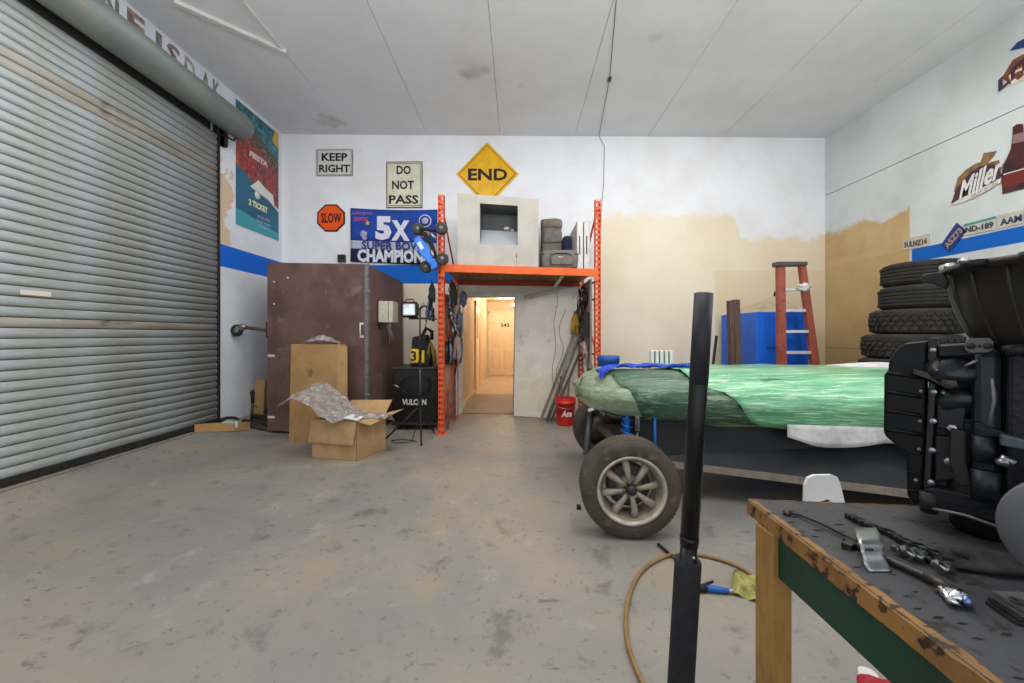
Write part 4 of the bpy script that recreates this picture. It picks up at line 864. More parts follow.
# vacuum/charger on top
c = P(425, 352, 5.6); zt2 = zt
t = thing('shop_charger', 'black and yellow power tool on top of the black cart', 'power tool', (c.x, 5.62, zt2))
w_ = .17
obj('housing', B().hexa([(c.x-.20, 5.50, zt2), (c.x+.10, 5.50, zt2), (c.x+.10, 5.74, zt2), (c.x-.20, 5.74, zt2), (c.x-.17, 5.52, zt2+.42), (c.x+.04, 5.52, zt2+.46), (c.x+.04, 5.72, zt2+.46), (c.x-.17, 5.72, zt2+.42)]), m_blackrub, t, bevel=.03)
m_yel = M('tool_yellow', 'E8C21C', .4)
obj('side_panel', B().bbox((c.x-.175, 5.47, zt2+.05), (c.x-.06, 5.50, zt2+.25), .01), m_yel, t)
obj('side_panel', B().bbox((c.x-.02, 5.47, zt2+.05), (c.x+.02, 5.50, zt2+.23), .008), m_yel, t)
text('3', (c.x-.13, 5.467, zt2+.15), .08, .14, XA, ZA, m_ink, t, depth=.004, bold=.02)
obj('handle', B().tube([(c.x-.05, 5.6, zt2+.42), (c.x+.02, 5.6, zt2+.55), (c.x+.10, 5.6, zt2+.50), (c.x+.10, 5.6, zt2+.38)], .028, 8), m_blackrub, t)
obj('hose', B().tube([(c.x+.06, 5.55, zt2+.02), (c.x+.06, 5.54, zt2+.2), (c.x+.09, 5.55, zt2+.36), (c.x+.14, 5.57, zt2+.2), (c.x+.15, 5.56, zt2+.03)], .03, 8), M('olive_yellow', '8A7A20', .5), t)
# work light on a tripod
pc_ = Vector(((420-CX)*4.92/F, 4.92, 0))
t = thing('work_light_stand', 'black tripod stand with square work light left of the rack', 'work light', tuple(pc_))
zt3 = 1.33+26*4.92/F
obj('pole', B().tube([pc_+ZA*.35, pc_+ZA*.95], .017, 8).tube([pc_+ZA*.95, pc_+ZA*zt3], .012, 8), m_dsteel, t)
obj('pole_collar', B().tube([pc_+ZA*.93, pc_+ZA*1.0], .024, 8).tube([pc_+ZA*.40, pc_+ZA*.46], .03, 8), m_blackrub, t)
zh = .43
for dx, dy in ((-.42, -.12), (.10, -.33), (.12, .28)):
    obj('leg', B().tube([pc_+ZA*zh, pc_+Vector((dx, dy, .015))], .012, 6), m_blackrub, t)
    obj('leg_brace', B().tube([pc_+ZA*.18, pc_+Vector((dx*.5, dy*.5, .015+(zh-.015)*.5))], .007, 5), m_blackrub, t)
obj('cross_bar', B().tube([P(409, 318.5, 4.92), P(430, 318.5, 4.92)], .013, 6), m_dsteel, t)
obj('top_hook', B().tube([pc_+ZA*(zt3-.03), pc_+ZA*zt3, pc_+Vector((.05, 0, zt3+.04)), pc_+Vector((.09, 0, zt3+.03))], .012, 6), m_blackrub, t)
lc = P(409.5, 309.5, 4.86)
lh = obj('lamp_housing', B().bbox((lc.x-.115, lc.y, lc.z-.10), (lc.x+.105, lc.y+.08, lc.z+.10), .03), m_blackrub, t)
obj('lamp_lens', B().bbox((lc.x-.085, lc.y-.006, lc.z-.075), (lc.x+.075, lc.y+.01, lc.z+.075), .012), M('lens_silver', 'C9D0D4', .15, .6, 'F2F5F6', 12), lh)
for i in range(6): obj('cooling_fin', B().box((lc.x-.08+.03*i, lc.y+.08, lc.z-.09), (lc.x-.075+.03*i, lc.y+.11, lc.z+.09)), m_blackrub, lh)
obj('lamp_handle', B().tube([lc+Vector((-.06, .03, .10)), lc+Vector((-.05, .03, .13)), lc+Vector((.04, .03, .13)), lc+Vector((.05, .03, .10))], .008, 6), m_blackrub, t)
obj('power_cord', B().tube([lc+Vector((.02, .08, -.08)), P(424, 303, 4.95), P(428, 312, 4.95), pc_+Vector((.02, .02, 1.2)), pc_+Vector((-.02, .02, .7)), pc_+Vector((.02, -.03, .4)), pc_+Vector((-.05, -.2, .02)), pc_+Vector((-.25, -.22, .012)), pc_+Vector((-.33, -.1, .012)), pc_+Vector((-.2, -.05, .012)), pc_+Vector((.0, -.15, .012))], .006, 5), m_blackrub, t)

# ---- the small stuff crowding both hook boards
random.seed(21)
for side, x0_, n, lab, grp in ((1, -1.03, 14, 'small tool or strap hung in the clutter of the left hook board', 'small things crowding the left hook board'), (-1, 1.03, 12, 'small tool or cable hung in the clutter of the right hook board', 'small things crowding the right hook board')):
    for k in range(n):
        y = (5.30 if side > 0 else 5.52)+.85*random.random(); z = (1.05 if side > 0 else 1.45)+(1.0 if side > 0 else .6)*random.random(); L_ = random.uniform(.14, .34)
        x = x0_+side*random.uniform(.03, .10); m_ = None; ck = random.choice([('black', 'k'), ('dark steel', 'd'), ('blue grey', 'n'), ('silver', 's'), ('off white', 'w'), ('pinkish grey', 'p'), ('brick red', 'r')]); m_ = mm[ck[1]]
        bs_ = 'left' if side > 0 else 'right'; zr = (z-(1.05 if side > 0 else 1.45))/(1.0 if side > 0 else .6); yr = (y-(5.30 if side > 0 else 5.52))/.85
        lab = 'small %s tool hung %s on the %s %s of the %s hook board' % (ck[0], ('low', 'midway', 'high')[min(2, int(zr*3))], ('near', 'middle', 'far')[min(2, int(yr*3))], 'part', bs_)
        t = thing('hanging_tool', lab, 'tool', (x, y, z-L_), grp)
        obj('shaft', B().tube([(x, y, z), (x+side*.01, y+random.uniform(-.05, .05), z-L_*.5), (x+side*.01, y+random.uniform(-.08, .08), z-L_)], [.008, .016, .010], 6), m_, t)
        obj('head', B().blob((x, y, z-.01), (.02, random.uniform(.025, .05), random.uniform(.02, .045)), 8, 6, k, .4), random.choice([mm['k'], mm['s'], mm['d'], mm['n']]), t)
        obj('dangling_cord', B().tube([(x, y+.02, z), (x+side*.03, y+.05, z-L_*.8), (x+side*.03, y-.02, z-L_*1.2)], .004, 5), mm['k'], t)
# ------------------------------------------------------------ tyre stack in the right corner
m_tyre = M('tyre_rubber', '242321', .85, 0, '2E2B28', 7, bump=.15, bs=60); m_tyre2 = M('tyre_dusty', '322E2A', .9, 0, '23211E', 9, bump=.2, bs=50)
def tyre_prof(r, h, rb=.23):
    return [(rb, .02), (rb+.01, 0), (rb+.05, -.0), (r-.045, .004), (r-.012, .018), (r-.002, .04), (r-.002, h-.04), (r-.012, h-.018), (r-.045, h-.004), (rb+.05, h), (rb+.01, h), (rb, h-.02)]
def make_tyre(label, c, r, h, mud, group='tyres stacked in the right corner'):
    c = Vector(c); t = thing('tyre', label, 'tyre', tuple(c), group)
    body_r = r-.012
    obj('carcass', B().lathe(tyre_prof(body_r, h), 48, c, close=True), m_tyre2 if mud else m_tyre, t)
    b = B()
    if mud:
        n = 34
        for row, (z0, z1, sh) in enumerate(((.035, .085, 0), (.095, h/2-.005, .5), (h/2+.005, h-.095, 0), (h-.085, h-.035, .5))):
            for k in range(n):
                a = 2*PI*(k+sh)/n; w_ = 2*PI*r/n*.62; zz = (z0+z1)/2; R = rot('Z', math.degrees(a)-90)@rot('Y', 28 if row % 2 else -28)
                rr = r-.008-(.008 if row in (0, 3) else 0)
                b.rbox(c+Vector((rr*math.cos(a), rr*math.sin(a), zz)), (w_, .026, (z1-z0)*.92), R)
        o = obj('tread_blocks', b, m_tyre2, t)
    else:
        ribs = 5; z = .035; dh = (h-.07)/ribs
        for k in range(ribs): b.lathe([(r-.02, z+k*dh+.004), (r-.002, z+k*dh+.006), (r-.002, z+(k+1)*dh-.006), (r-.02, z+(k+1)*dh-.004)], 48, c, close=False, smooth=False)
        for k in range(60):
            for zz in (z+dh*.5, z+dh*4.5):
                a = 2*PI*(k+.5*(zz > .1))/60; b.rbox(c+Vector(((r+.0005)*math.cos(a), (r+.0005)*math.sin(a), zz)), (.006, .004, dh*.6), rot('Z', math.degrees(a)-90+0)@rot('Y', 20))
        obj('tread_ribs', b, m_tyre, t)
    return t
stack = [(0, 4.44, 4.35, .43, .27, 1, 'bottom tyre of the corner stack, mostly hidden behind the vehicle'), (.27, 4.42, 4.36, .43, .27, 1, 'second tyre from the floor in the corner stack'),
 (.54, 4.43, 4.34, .43, .27, 0, 'third tyre from the floor in the corner stack'), (.81, 4.41, 4.35, .43, .255, 1, 'fourth tyre from the floor, just hidden under the chunky pair'),
 (1.065, 4.46, 4.38, .42, .275, 1, 'chunky off-road tyre, lower one of the visible knobbly pair'), (1.34, 4.53, 4.38, .40, .28, 1, 'chunky off-road tyre, upper one of the visible knobbly pair'),
 (1.62, 4.62, 4.40, .375, .27, 0, 'road tyre second from the top of the corner stack'), (1.89, 4.66, 4.42, .37, .265, 0, 'road tyre topmost on the corner stack under the plates')]
for z, x, y, r, h, mud, lab in stack: make_tyre(lab, (x, y, z), r, h, mud)

# ------------------------------------------------------------ blue cabinet with its peaked lid, timber, stick, ladder
m_blue = M('cabinet_blue', '1A66D6', .45, 0, '165AC2', 3, c3='123F80', s3=9, lo3=.66, hi3=.75); m_lid = M('tarp_beige', 'B9A98D', .75, 0, 'A99A7F', 6)
t = thing('blue_cabinet', 'blue metal cabinet with a beige peaked lid by the ladder', 'cabinet', (3.75, 5.9, 0))
obj('cabinet_body', B().bbox((3.38, 5.45, .0), (4.12, 6.40, 1.658), .006), m_blue, t)
obj('cabinet_door', B().bbox((3.42, 5.438, .12), (4.08, 5.452, 1.62), .004), m_blue, t)
obj('door_handle', B().tube([(3.52, 5.435, 1.16), (3.52, 5.41, 1.16), (3.68, 5.40, 1.155), (3.68, 5.435, 1.155)], .012, 6), M('handle_blue', '123E7E', .5), t)
ap = Vector((3.93, 5.86, 1.93)); cs = [Vector((3.40, 5.50, 1.66)), Vector((4.10, 5.50, 1.66)), Vector((4.10, 6.36, 1.66)), Vector((3.40, 6.36, 1.66))]
obj('peaked_lid', B().loft([cs, [ap+(q_-ap)*.06 for q_ in cs]], True, True), m_lid, t)
obj('lid_knob', B().lathe([(.001, -.01), (.035, -.01), (.03, .06), (.001, .065)], 12, ap), m_ink, t)
m_timber = M('brown_timber', '5F4A41', .7, 0, '4F3D36', 8, st=(3, 3, .5))
t = thing('timber_post', 'brown timber post leaning upright on the blue cabinet', 'post', (2.95, 5.25, 0))
x0, x1 = P(729.5, 0, 5.3).x, P(740, 0, 5.3).x
for k, (a, e) in enumerate(((x0, x0+.06), (x0+.066, x1))): obj('plank', B().hexa([(a+.02, 5.26, 0), (e+.02, 5.26, 0), (e+.02, 5.36, 0), (a+.02, 5.36, 0), (a, 5.30, 1.33+(34.5+k)*5.3/F), (e, 5.30, 1.33+(34.5+k)*5.3/F), (e, 5.38, 1.33+(34.5+k)*5.3/F), (a, 5.38, 1.33+(34.5+k)*5.3/F)]), m_timber, t)
p, e = P(716.5, 336, 6.0), P(706, 420, 5.75); e.z = .012
one('black_stick', B().tube([p, e], .022, 8), m_ink, 'thin black stick leaning on the wall left of the blue cabinet', 'stick')
m_fib = M('ladder_red', 'A55544', .5, 0, '91483A', 6, c3='6E3A2E', s3=16, lo3=.62, hi3=.72); m_alu = M('aluminium', 'D6D7D8', .5, .2, 'C6C6C7', 20)
t = thing('step_ladder', 'red fibreglass step ladder with grey steps before the blue cabinet', 'ladder', tuple(G(805, 435)))
YL = 5.15; base = 335+512.05/YL
def railp(xt, xb, y): return xt+(xb-xt)*(y-262)/104
def rail(a, e, off, dep, name='rail'):     # a/e: left/right px edges at top, slopes
    (l0, l1), (r0, r1) = a, e; yb_ = base-.3
    pts = []
    for y in (yb_, 264):
        x_l, x_r = railp(l0, l1, y), railp(r0, r1, y)
        A, E = P(x_l, y, YL), P(x_r, y, YL); o_ = Vector((0, off, 0)); D = Vector((0, dep, 0))
        pts += [A+o_, E+o_, E+o_+D, A+o_+D]
    return obj(name, B().hexa(pts), m_fib, t, bevel=.004)
rail((778.5, 779.5), (785.5, 787), 0, .04); rail((800.5, 813.5), (806, 820.5), 0, .04)
rail((779, 780), (785, 786.5), .05, .03, 'rear_rail'); rail((801, 814), (805.5, 820), .05, .03, 'rear_rail')
obj('top_cap', B().hexa([P(777.5, 266, YL-.03), P(808, 265, YL-.03), P(808, 265, YL-.03)+YA*.12, P(777.5, 266, YL-.03)+YA*.12, P(777.5, 261.5, YL-.03), P(808, 261.5, YL-.03), P(808, 261.5, YL-.03)+YA*.12, P(777.5, 261.5, YL-.03)+YA*.12]), M('cap_grey', '4B4A4C', .6), t, bevel=.006)
y = 288.5
for k in range(7):
    yy = 289.5+21.1*k
    if yy > base-4: break
    A, E = P(railp(785, 786.5, yy), yy, YL), P(railp(800, 813, yy), yy, YL)
    obj('step', B().hexa([A+YA*0.0-ZA*.015, E-ZA*.015, E+YA*.08-ZA*.015, A+YA*.08-ZA*.015, A+ZA*.022, E+ZA*.022, E+YA*.08+ZA*.022, A+YA*.08+ZA*.022]), m_alu, t)
one('white_rag', B().blob(P(804, 287, YL-.05), (.07, .03, .05), 12, 8, 3, .5), m_signw, 'small white rag hanging at the topmost ladder step', 'rag')

one('blue_barrel', B().lathe([(.001, 0), (.13, 0), (.138, .05), (.138, .98), (.145, .985), (.145, 1.055), (.13, 1.06), (.001, 1.06)], 28, (1.185, 5.05, 0)), M('barrel_blue', '2356A6', .5), 'blue round barrel behind the nose of the wrapped vehicle', 'barrel')

# ------------------------------------------------------------ the wrapped vehicle
bug = thing('kit_car', 'open-wheeled vehicle body wrapped in green stretch film', 'car', (2.2, 3.4, 0))
def wrap_mat(name, c, c2, c3, al):
    mt, t = blank(name, .3, 0, .6)
    co = t.n('ShaderNodeTexCoord').outputs['Object']
    m1 = t.n('ShaderNodeMapping', {'Vector': co, 'Scale': (.9, 9, 16)}).outputs[0]; m2 = t.n('ShaderNodeMapping', {'Vector': co, 'Scale': (2.2, 30, 60)}).outputs[0]
    n1 = t.noise(m1, 1.6, 5, .6, .4); n2 = t.noise(m2, 1.3, 4, .6, .3)
    col = t.mix(t.step(n1, .36, .62), lin(c), lin(c2)); col = t.mix(t.math('MULTIPLY', t.step(n2, .52, .66), .75), col, lin(c3))
    t.l(col, t.b.inputs['Base Color'])
    t.l(t.n('ShaderNodeBump', {'Height': t.math('ADD', n2, n1), 'Strength': .35, 'Distance': .02}).outputs[0], t.b.inputs['Normal'])
    if al < 1: t.b.inputs['Alpha'].default_value = al
    t.b.inputs['Coat Weight'].default_value = .3
    return mt
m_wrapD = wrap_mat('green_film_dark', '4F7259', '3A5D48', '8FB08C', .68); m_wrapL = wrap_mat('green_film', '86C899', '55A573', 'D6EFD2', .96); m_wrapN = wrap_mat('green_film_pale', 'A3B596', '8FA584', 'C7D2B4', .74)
secs = [(.54, 3.55, 3.68, .85, .78), (.57, 3.42, 3.78, .90, .735), (.64, 3.29, 3.92, .955, .70), (.80, 3.14, 4.06, 1.005, .675), (1.05, 3.07, 4.08, 1.005, .66), (1.5, 3.0, 4.07, 1.005, .63), (2.0, 2.93, 4.06, 1.005, .61), (2.6, 2.84, 4.05, 1.0, .60), (3.3, 2.74, 3.88, .99, .60), (4.3, 2.62, 3.84, .98, .60)]
def sect(X):
    for i in range(len(secs)-1):
        if secs[i][0] <= X <= secs[i+1][0]:
            u = (X-secs[i][0])/(secs[i+1][0]-secs[i][0]); u_ = u*u*(3-2*u) if i < 2 else u
            return [a+(c_-a)*u_ for a, c_ in zip(secs[i][1:], secs[i+1][1:])]
    return list(secs[-1][1:]) if X > 1 else list(secs[0][1:])
def prof_at(X, off=0):
    yn, yf, zt_, zb_ = sect(X); m_ = (zt_+zb_)/2
    pts = [(yn+.05, zb_), (yn+.0, zb_+.05), (yn-.045, m_-.03), (yn-.03, m_+.06), (yn+.02, zt_-.10), (yn+.10, zt_-.04), (yn+.28, zt_), ((yn+yf)/2, zt_+.012), (yf-.2, zt_+.01), (yf-.05, zt_-.05), (yf, m_), (yf-.02, zb_)]
    # resample
    out = []
    for i in range(len(pts)-1):
        for k in range(3): u = k/3; out.append((pts[i][0]*(1-u)+pts[i+1][0]*u, pts[i][1]*(1-u)+pts[i+1][1]*u))
    out.append(pts[-1]); cy = (yn+yf)/2; cz = m_
    return [(y+(off if y > cy else -off), z+(off if z > cz else 0)) for y, z in out]
def wrapgrid(X0, X1, n, off, seed, slant=0, amp=.012, cut=0):
    g = []
    for i in range(n+1):
        r = []
        pr = None
        for j in range(34):
            v = j/33; X = X0+(X1-X0)*i/n+slant*(1-i/n)*(max(0, .45-v)*2)
            y, z = prof_at(X, off)[j]
            q = mnoise.noise(Vector((X*1.3+seed, y*5, z*7)))*amp*1.6+mnoise.noise(Vector((X*3, y*16+seed, z*22)))*amp
            r.append(Vector((X, y-q*(1 if v < .5 else -1)*.8, z+q*.7+(.012*math.sin(X*5+seed)+.01*math.sin(X*11) if j == 0 else 0))))
        g.append(r)
    return g
# white inner body and black tub
def body_grid(X0, X1, n): return [[Vector((X, yy, zz)) for yy, zz in prof_at(X, -.03)] for X in [X0+(X1-X0)*i/n for i in range(n+1)]]
obj('body_shell', B().sheet(body_grid(1.15, 4.28, 20)), M('body_dark', '24413A', .5, 0, '1B332E', 3), bug, solid=.01)
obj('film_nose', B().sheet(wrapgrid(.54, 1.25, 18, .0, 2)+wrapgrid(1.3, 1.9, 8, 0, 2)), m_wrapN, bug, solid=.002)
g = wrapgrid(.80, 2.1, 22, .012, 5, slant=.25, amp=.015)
obj('film_dark', B().sheet([r[:20] for r in g]), m_wrapD, bug, solid=.002)  # film layer of its own darker, more see-through green
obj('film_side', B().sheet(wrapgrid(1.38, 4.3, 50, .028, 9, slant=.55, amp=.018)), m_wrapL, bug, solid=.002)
def nr(X):     # near bottom line of the tub
    p, e = P(660, 459.5, 3.15), P(1000, 501, 2.62); u = (X-p.x)/(e.x-p.x); return p.lerp(e, u)
a, e = nr(1.02), nr(4.3); m_tub = M('tub_black', '14171B', .5, 0, '1C2025', 3, bump=.08, bs=30)
obj('tub', B().hexa([a, e, Vector((4.3, 3.82, .2)), Vector((1.02, 4.0, a.z)), a+ZA*.42+YA*.06, Vector((4.3, 2.70, .66)), Vector((4.3, 3.84, .66)), Vector((1.02, 4.0, .70))]), m_tub, bug)
m_rail = M('rail_tan', '8B7F73', .6, 0, '756A5F', 12)
obj('side_rail', B().hexa([a+Vector((-.02, -.03, -.045)), e+Vector((0, -.03, -.05)), e+Vector((0, .03, -.05)), a+Vector((-.02, .03, -.045)), a+Vector((-.02, -.03, .0)), e+Vector((0, -.03, .005)), e+Vector((0, .03, .005)), a+Vector((-.02, .03, .0))]), m_rail, bug)
obj('floor_pan', B().hexa([a+ZA*-.04+YA*.03, e+ZA*-.05+YA*.03, Vector((4.3, 3.82, .12)), Vector((1.02, 4.05, a.z-.04)), a-ZA*.03+YA*.03, e-ZA*.04+YA*.03, Vector((4.3, 3.82, .13)), Vector((1.02, 4.05, a.z-.03))]), m_ink, bug)
# white foam blanket
m_foam = M('foam_white', 'D3D1D2', .8, 0, 'BDBBBE', 14, bump=.2, bs=50)
g = []
for i in range(13):
    u = i/12; r = []
    for j in range(9):
        v = j/8; X = 2.85+1.45*u; pr = prof_at(min(X, 4.28), .045)
        y0_ = prof_at(X, .045)[20]; 
        x_ = X+.15*(v) ; yy = 3.30+.50*v+.22*(1-u)*(1-v); zz = 1.03+.04*math.sin(PI*v)*min(1, u*3)+.01*math.sin(9*u)
        r.append(Vector((x_, yy, zz)))
    g.append(r)
obj('foam_blanket', B().sheet(g), m_foam, bug, solid=.008)
g = []
for i in range(31):
    u = i/30; X = 2.02+1.9*u; yn = sect(X)[0]; r = []
    dp = .045+.075*math.sin(PI*min(1, u*2.2))**2*(u < .45)+.07*(u >= .45)+.03*math.sin(u*17)
    for j in range(5): v = j/4; r.append(Vector((X, yn-.04-.02*math.sin(u*30)*v, .66-(.05+dp)*v)))
    g.append(r)
obj('foam_skirt', B().sheet(g), m_foam, bug, solid=.006)
# wheels
m_rim = M('rim_alloy', 'A89C8B', .45, .25, '8F8474', 10); m_rimlip = M('rim_lip', 'C4BAAB', .35, .3, 'A99F90', 10); m_tyrec = M('tyre_dusty_brown', '50473D', .85, 0, '3F3830', 5, c3='65594E', s3=12, lo3=.56, hi3=.72, bump=.15)
def wheel(c, r=.325, wd=.19, yaw=0, near=True, detail=True):
    c = Vector(c); R = rot('Z', yaw)
    pr = [(.205, 0), (.215, -.006), (.25, -.014), (r-.045, -.008), (r-.012, .008), (r, .03), (r, wd-.03), (r-.012, wd-.008), (r-.05, wd+.01), (.24, wd+.01), (.205, wd)]
    if not near: pr = [(a_, wd-h_) for a_, h_ in pr][::-1]
    wl = obj('wheel', B().lathe(pr, 64, c, 'y', R, close=True), m_tyrec, bug)
    b = B()
    for k in range(72):
        for h_, s_ in ((.035, 1), (.065, -1), (.095, 1), (.125, -1), (.155, 1)):
            a_ = 2*PI*(k+.25*(s_ > 0))/72; q_ = Vector(((r-.001)*math.cos(a_), h_, (r-.001)*math.sin(a_)))
            b.rbox(c+R@q_, (.004, .022, .016), R@rot('Y', -math.degrees(a_)))
    obj('tread_blocks', b, m_tyrec, wl)
    if not detail: 
        obj('wheel_disc', B().lathe([(.001, .05), (.2, .05), (.205, .02)], 32, c, 'y', R), m_dsteel, wl); return wl
    obj('rim_lip', B().lathe([(.200, .008), (.206, -.010), (.222, -.016), (.224, -.008), (.215, .0), (.208, .02)], 48, c, 'y', R, close=True), m_rimlip, wl)
    obj('rim_barrel', B().lathe([(.205, -.004), (.196, .02), (.180, .05), (.176, .10), (.176, .17)], 48, c, 'y', R).__class__().lathe([(.206, -.006), (.196, .02), (.178, .05), (.174, .16), (.178, .16), (.182, .05), (.2, .02), (.21, -.004)], 48, c, 'y', R, close=True), m_rim, wl)
    obj('brake_drum', B().lathe([(.001, .095), (.12, .095), (.145, .11), (.145, .16), (.001, .16)], 36, c, 'y', R), M('brake_grey', '5A5349', .55, .2, '453F37', 12), wl)
    for k in range(8):
        a_ = PI/2+.18+k*PI/4; d_ = Vector((math.cos(a_), 0, math.sin(a_)))
        obj('spoke', B().tube([c+R@(d_*.035+YA*.035), c+R@(d_*.08+YA*.028), c+R@(d_*.13+YA*.032), c+R@(d_*.172+YA*.045), c+R@(d_*.18+YA*.06)], [.014, .017, .023, .027, .021], 10), m_rim, wl)
    for k in range(5):
        a_ = k*2*PI/5+.3; q_ = c+R@Vector((.062*math.cos(a_), .052, .062*math.sin(a_))); obj('wheel_nut', B().lathe([(.001, -.012), (.011, -.012), (.011, .012)], 6, q_, 'y', R, smooth=False), m_steel, wl)
    obj('hub_plate', B().lathe([(.001, .04), (.06, .045), (.085, .07), (.085, .09)], 24, c, 'y', R), m_rim, wl)
    obj('hub_cap', B().lathe([(.001, -.018), (.026, -.014), (.034, .002), (.036, .05)], 20, c, 'y', R), m_dsteel, wl)
    return wl
wheel((.734, 2.485, .324), r=.322, yaw=-4)
wheel((.93, 4.10, .327), near=False, detail=False)
wheel((3.6, 2.42, .327), detail=False); wheel((3.6, 3.92, .327), near=False, detail=False)
# front suspension
m_sblue = M('spring_blue', '1C6FC4', .35, .1)
def pb(x, y, Y): return P(x, y, Y)
obj('axle_beam', B().tube([(.80, 2.70, .33), (.95, 2.95, .36), (1.05, 3.3, .40), (1.05, 3.75, .40), (.95, 4.1, .33)], .055, 8), M('arm_grey', '504B45', .6, .3, '625B53', 10), bug)
cpts = [pb(627, 395, 3.28).lerp(pb(627, 452, 3.15), i/60)+Vector((.042*math.cos(i*.9), .042*math.sin(i*.9), 0)) for i in range(61)]
obj('coil_spring', B().tube(cpts, .008, 6), m_sblue, bug)
obj('spring_damper', B().tube([pb(627, 390, 3.28), pb(627, 440, 3.18)], .026, 10).tube([pb(627, 440, 3.18), pb(627, 470, 3.1)], .009, 6), m_sblue, bug)
obj('shock_absorber', B().tube([pb(637.5, 395, 3.2), pb(637.5, 431, 3.12)], .022, 10).tube([pb(637.5, 431, 3.12), pb(638, 465, 3.05)], .008, 6), m_steel, bug)
obj('blue_rod', B().tube([pb(655, 408, 3.10), pb(655, 462, 3.08)], .011, 8), m_sblue, bug)
obj('shock_absorber', B().tube([pb(590.5, 413, 3.6), pb(586, 455, 3.45)], .028, 10).tube([pb(592, 408, 3.6), pb(589.5, 428, 3.6)], .012, 6), M('damper_grey', '5C5B5C', .5, .4), bug)
obj('control_arm', B().tube([pb(598, 425, 3.5), pb(615, 440, 3.2), pb(628, 458, 2.9)], .035, 8).tube([pb(640, 448, 3.05), pb(655, 468, 2.85)], .009, 6), M('arm_brown', '5B5146', .6, .2, '463F37', 10), bug)
obj('cross_tube', B().tube([(.72, 3.2, .66), (.72, 3.95, .66)], .025, 8).tube([(.72, 3.25, .66), (1.1, 3.25, .60)], .022, 8).tube([(1.02, 3.25, .62), (1.02, 3.25, .36)], .02, 8), m_dsteel, bug)

# things lying on the wrapped body
def ztop(x, y=3.7): return 1.066
def bc_(u, v):
    pts = [(598, 384), (606, 374), (625, 370), (650, 369), (675, 367), (705, 366)]
    k = u*5; i = min(4, int(k)); f_ = k-i; x = pts[i][0]*(1-f_)+pts[i+1][0]*f_; y = pts[i][1]*(1-f_)+pts[i+1][1]*f_
    Yd = [3.33, 3.42, 3.5, 3.52, 3.55, 3.6]; Y = Yd[i]*(1-f_)+Yd[i+1]*f_; p = P(x, y, Y)
    zt_ = sect(max(.57, p.x))[2]+.018
    q_ = Vector((p.x, Y+(v-.5)*.17, zt_+.03*abs(math.sin(v*9+u*14))+.01-.05*(v < .12)*(u < .15))); return q_
crumple('blue_cloth', 'bright blue cloth lying in a long roll on the wrapped vehicle', 'cloth', bc_, 60, 14, M('cloth_blue', '2A4FC0', .75, 0, '1C3A9A', 10), .016, 6)
c0 = Vector((P(648.5, 0, 4.0).x, 3.95, .998+.02)); t = thing('finned_heater', 'small white finned heater standing on the wrapped vehicle', 'heater', tuple(c0+XA*.12))
for k in range(5): obj('fin', B().bbox(tuple(c0+Vector((.048*k, -.03, .0))), tuple(c0+Vector((.048*k+.034, .04, .155))), .008), m_whitep, t)
obj('heater_core', B().box(tuple(c0+Vector((.005, -.01, .01))), tuple(c0+Vector((.22, .03, .145)))), m_dsteel, t)
one('bright_clip', B().rbox(P(591, 409.5, 3.33), (.05, .03, .02), rot('Y', -20)), m_whitep, 'small pale clip on the film at the nose of the vehicle', 'clip')

# ------------------------------------------------------------ black padded pole
base = Vector(((671-CX)/F, 1.0, 0)); pt = lambda y: P(703.8+(y-293)*(680.8-703.8)/390, y, 1.0)
t = thing('padded_pole', 'black upright pole with a foam sleeve in the middle foreground', 'pole', tuple(base))
m_pole = M('pole_black', '0E0E10', .38, .1, '141518', 6); m_foamk = M('foam_sleeve', '1C1D20', .85, 0, '25262A', 40, bump=.1)
obj('tube_upper', B().tube([pt(545), pt(294)], .0225, 28), m_pole, t); obj('tube_cap', B().tube([pt(294), pt(293)], .020, 24), M('pole_grey', '3C3D42', .6), t)
obj('tube_grip', B().tube([pt(384), pt(293.5)], .0232, 28), M('grip_grey', '24262B', .55), t)
obj('tube_lower', B().tube([pt(700), pt(537)], .0205, 28).tube([pt(541), pt(536)], .0235, 28), m_pole, t)
dd = (pt(293)-pt(683)).normalized()
obj('foam_sleeve', B().lathe([(.021, 0), (.031, 0), (.0325, -.006), (.0325, -.42), (.021, -.42)], 28, pt(559.5), 'z', Matrix.Rotation(math.atan2(dd.x, dd.z), 3, 'Y'), close=True), m_foamk, t)
obj('push_button', B().blob(pt(553)+Vector((.004, -.0215, 0)), (.0035, .003, .0035), 8, 6, 0, 0), m_whitep, t)
obj('tube_base', B().tube([base+ZA*.0, pt(690)], .0205, 20), m_pole, t); obj('base_plate', B().lathe([(.001, 0), (.17, 0), (.17, .012), (.03, .02), (.03, .06), (.001, .06)], 32, base), m_pole, t)

# ------------------------------------------------------------ hose and small things on the floor
hp = [(652, 700), (643, 683), (631, 655), (626, 630), (627, 605), (632, 588), (640, 573), (655, 561), (675, 554), (700, 555), (725, 561), (745, 570), (754, 580), (752, 590), (742, 593), (733, 591.5)]
pts = []
hp3 = [G(x, y, .012) for x, y in hp]
for i in range(len(hp3)-1):
    p0, p1, p2, p3 = hp3[max(0, i-1)], hp3[i], hp3[i+1], hp3[min(len(hp3)-1, i+2)]
    for k in range(5):
        u = k/5; pts.append(.5*((2*p1)+(p2-p0)*u+(2*p0-5*p1+4*p2-p3)*u*u+(3*p1-p0-3*p2+p3)*u**3))
pts.append(hp3[-1])
t = thing('air_hose', 'tan air hose looped on the floor around the black pole', 'hose', tuple(G(640, 600)))
obj('hose', B().tube(pts, .010, 8), M('hose_tan', '8E7142', .5, 0, '7D6238', 12), t)
obj('coupling', B().tube([G(736, 591.5, .014), G(728, 591, .014)], .011, 10), m_steel, t)
t = thing('air_gun', 'blue air tool fitting with black trigger at the hose end', 'air tool', tuple(G(715, 590)))
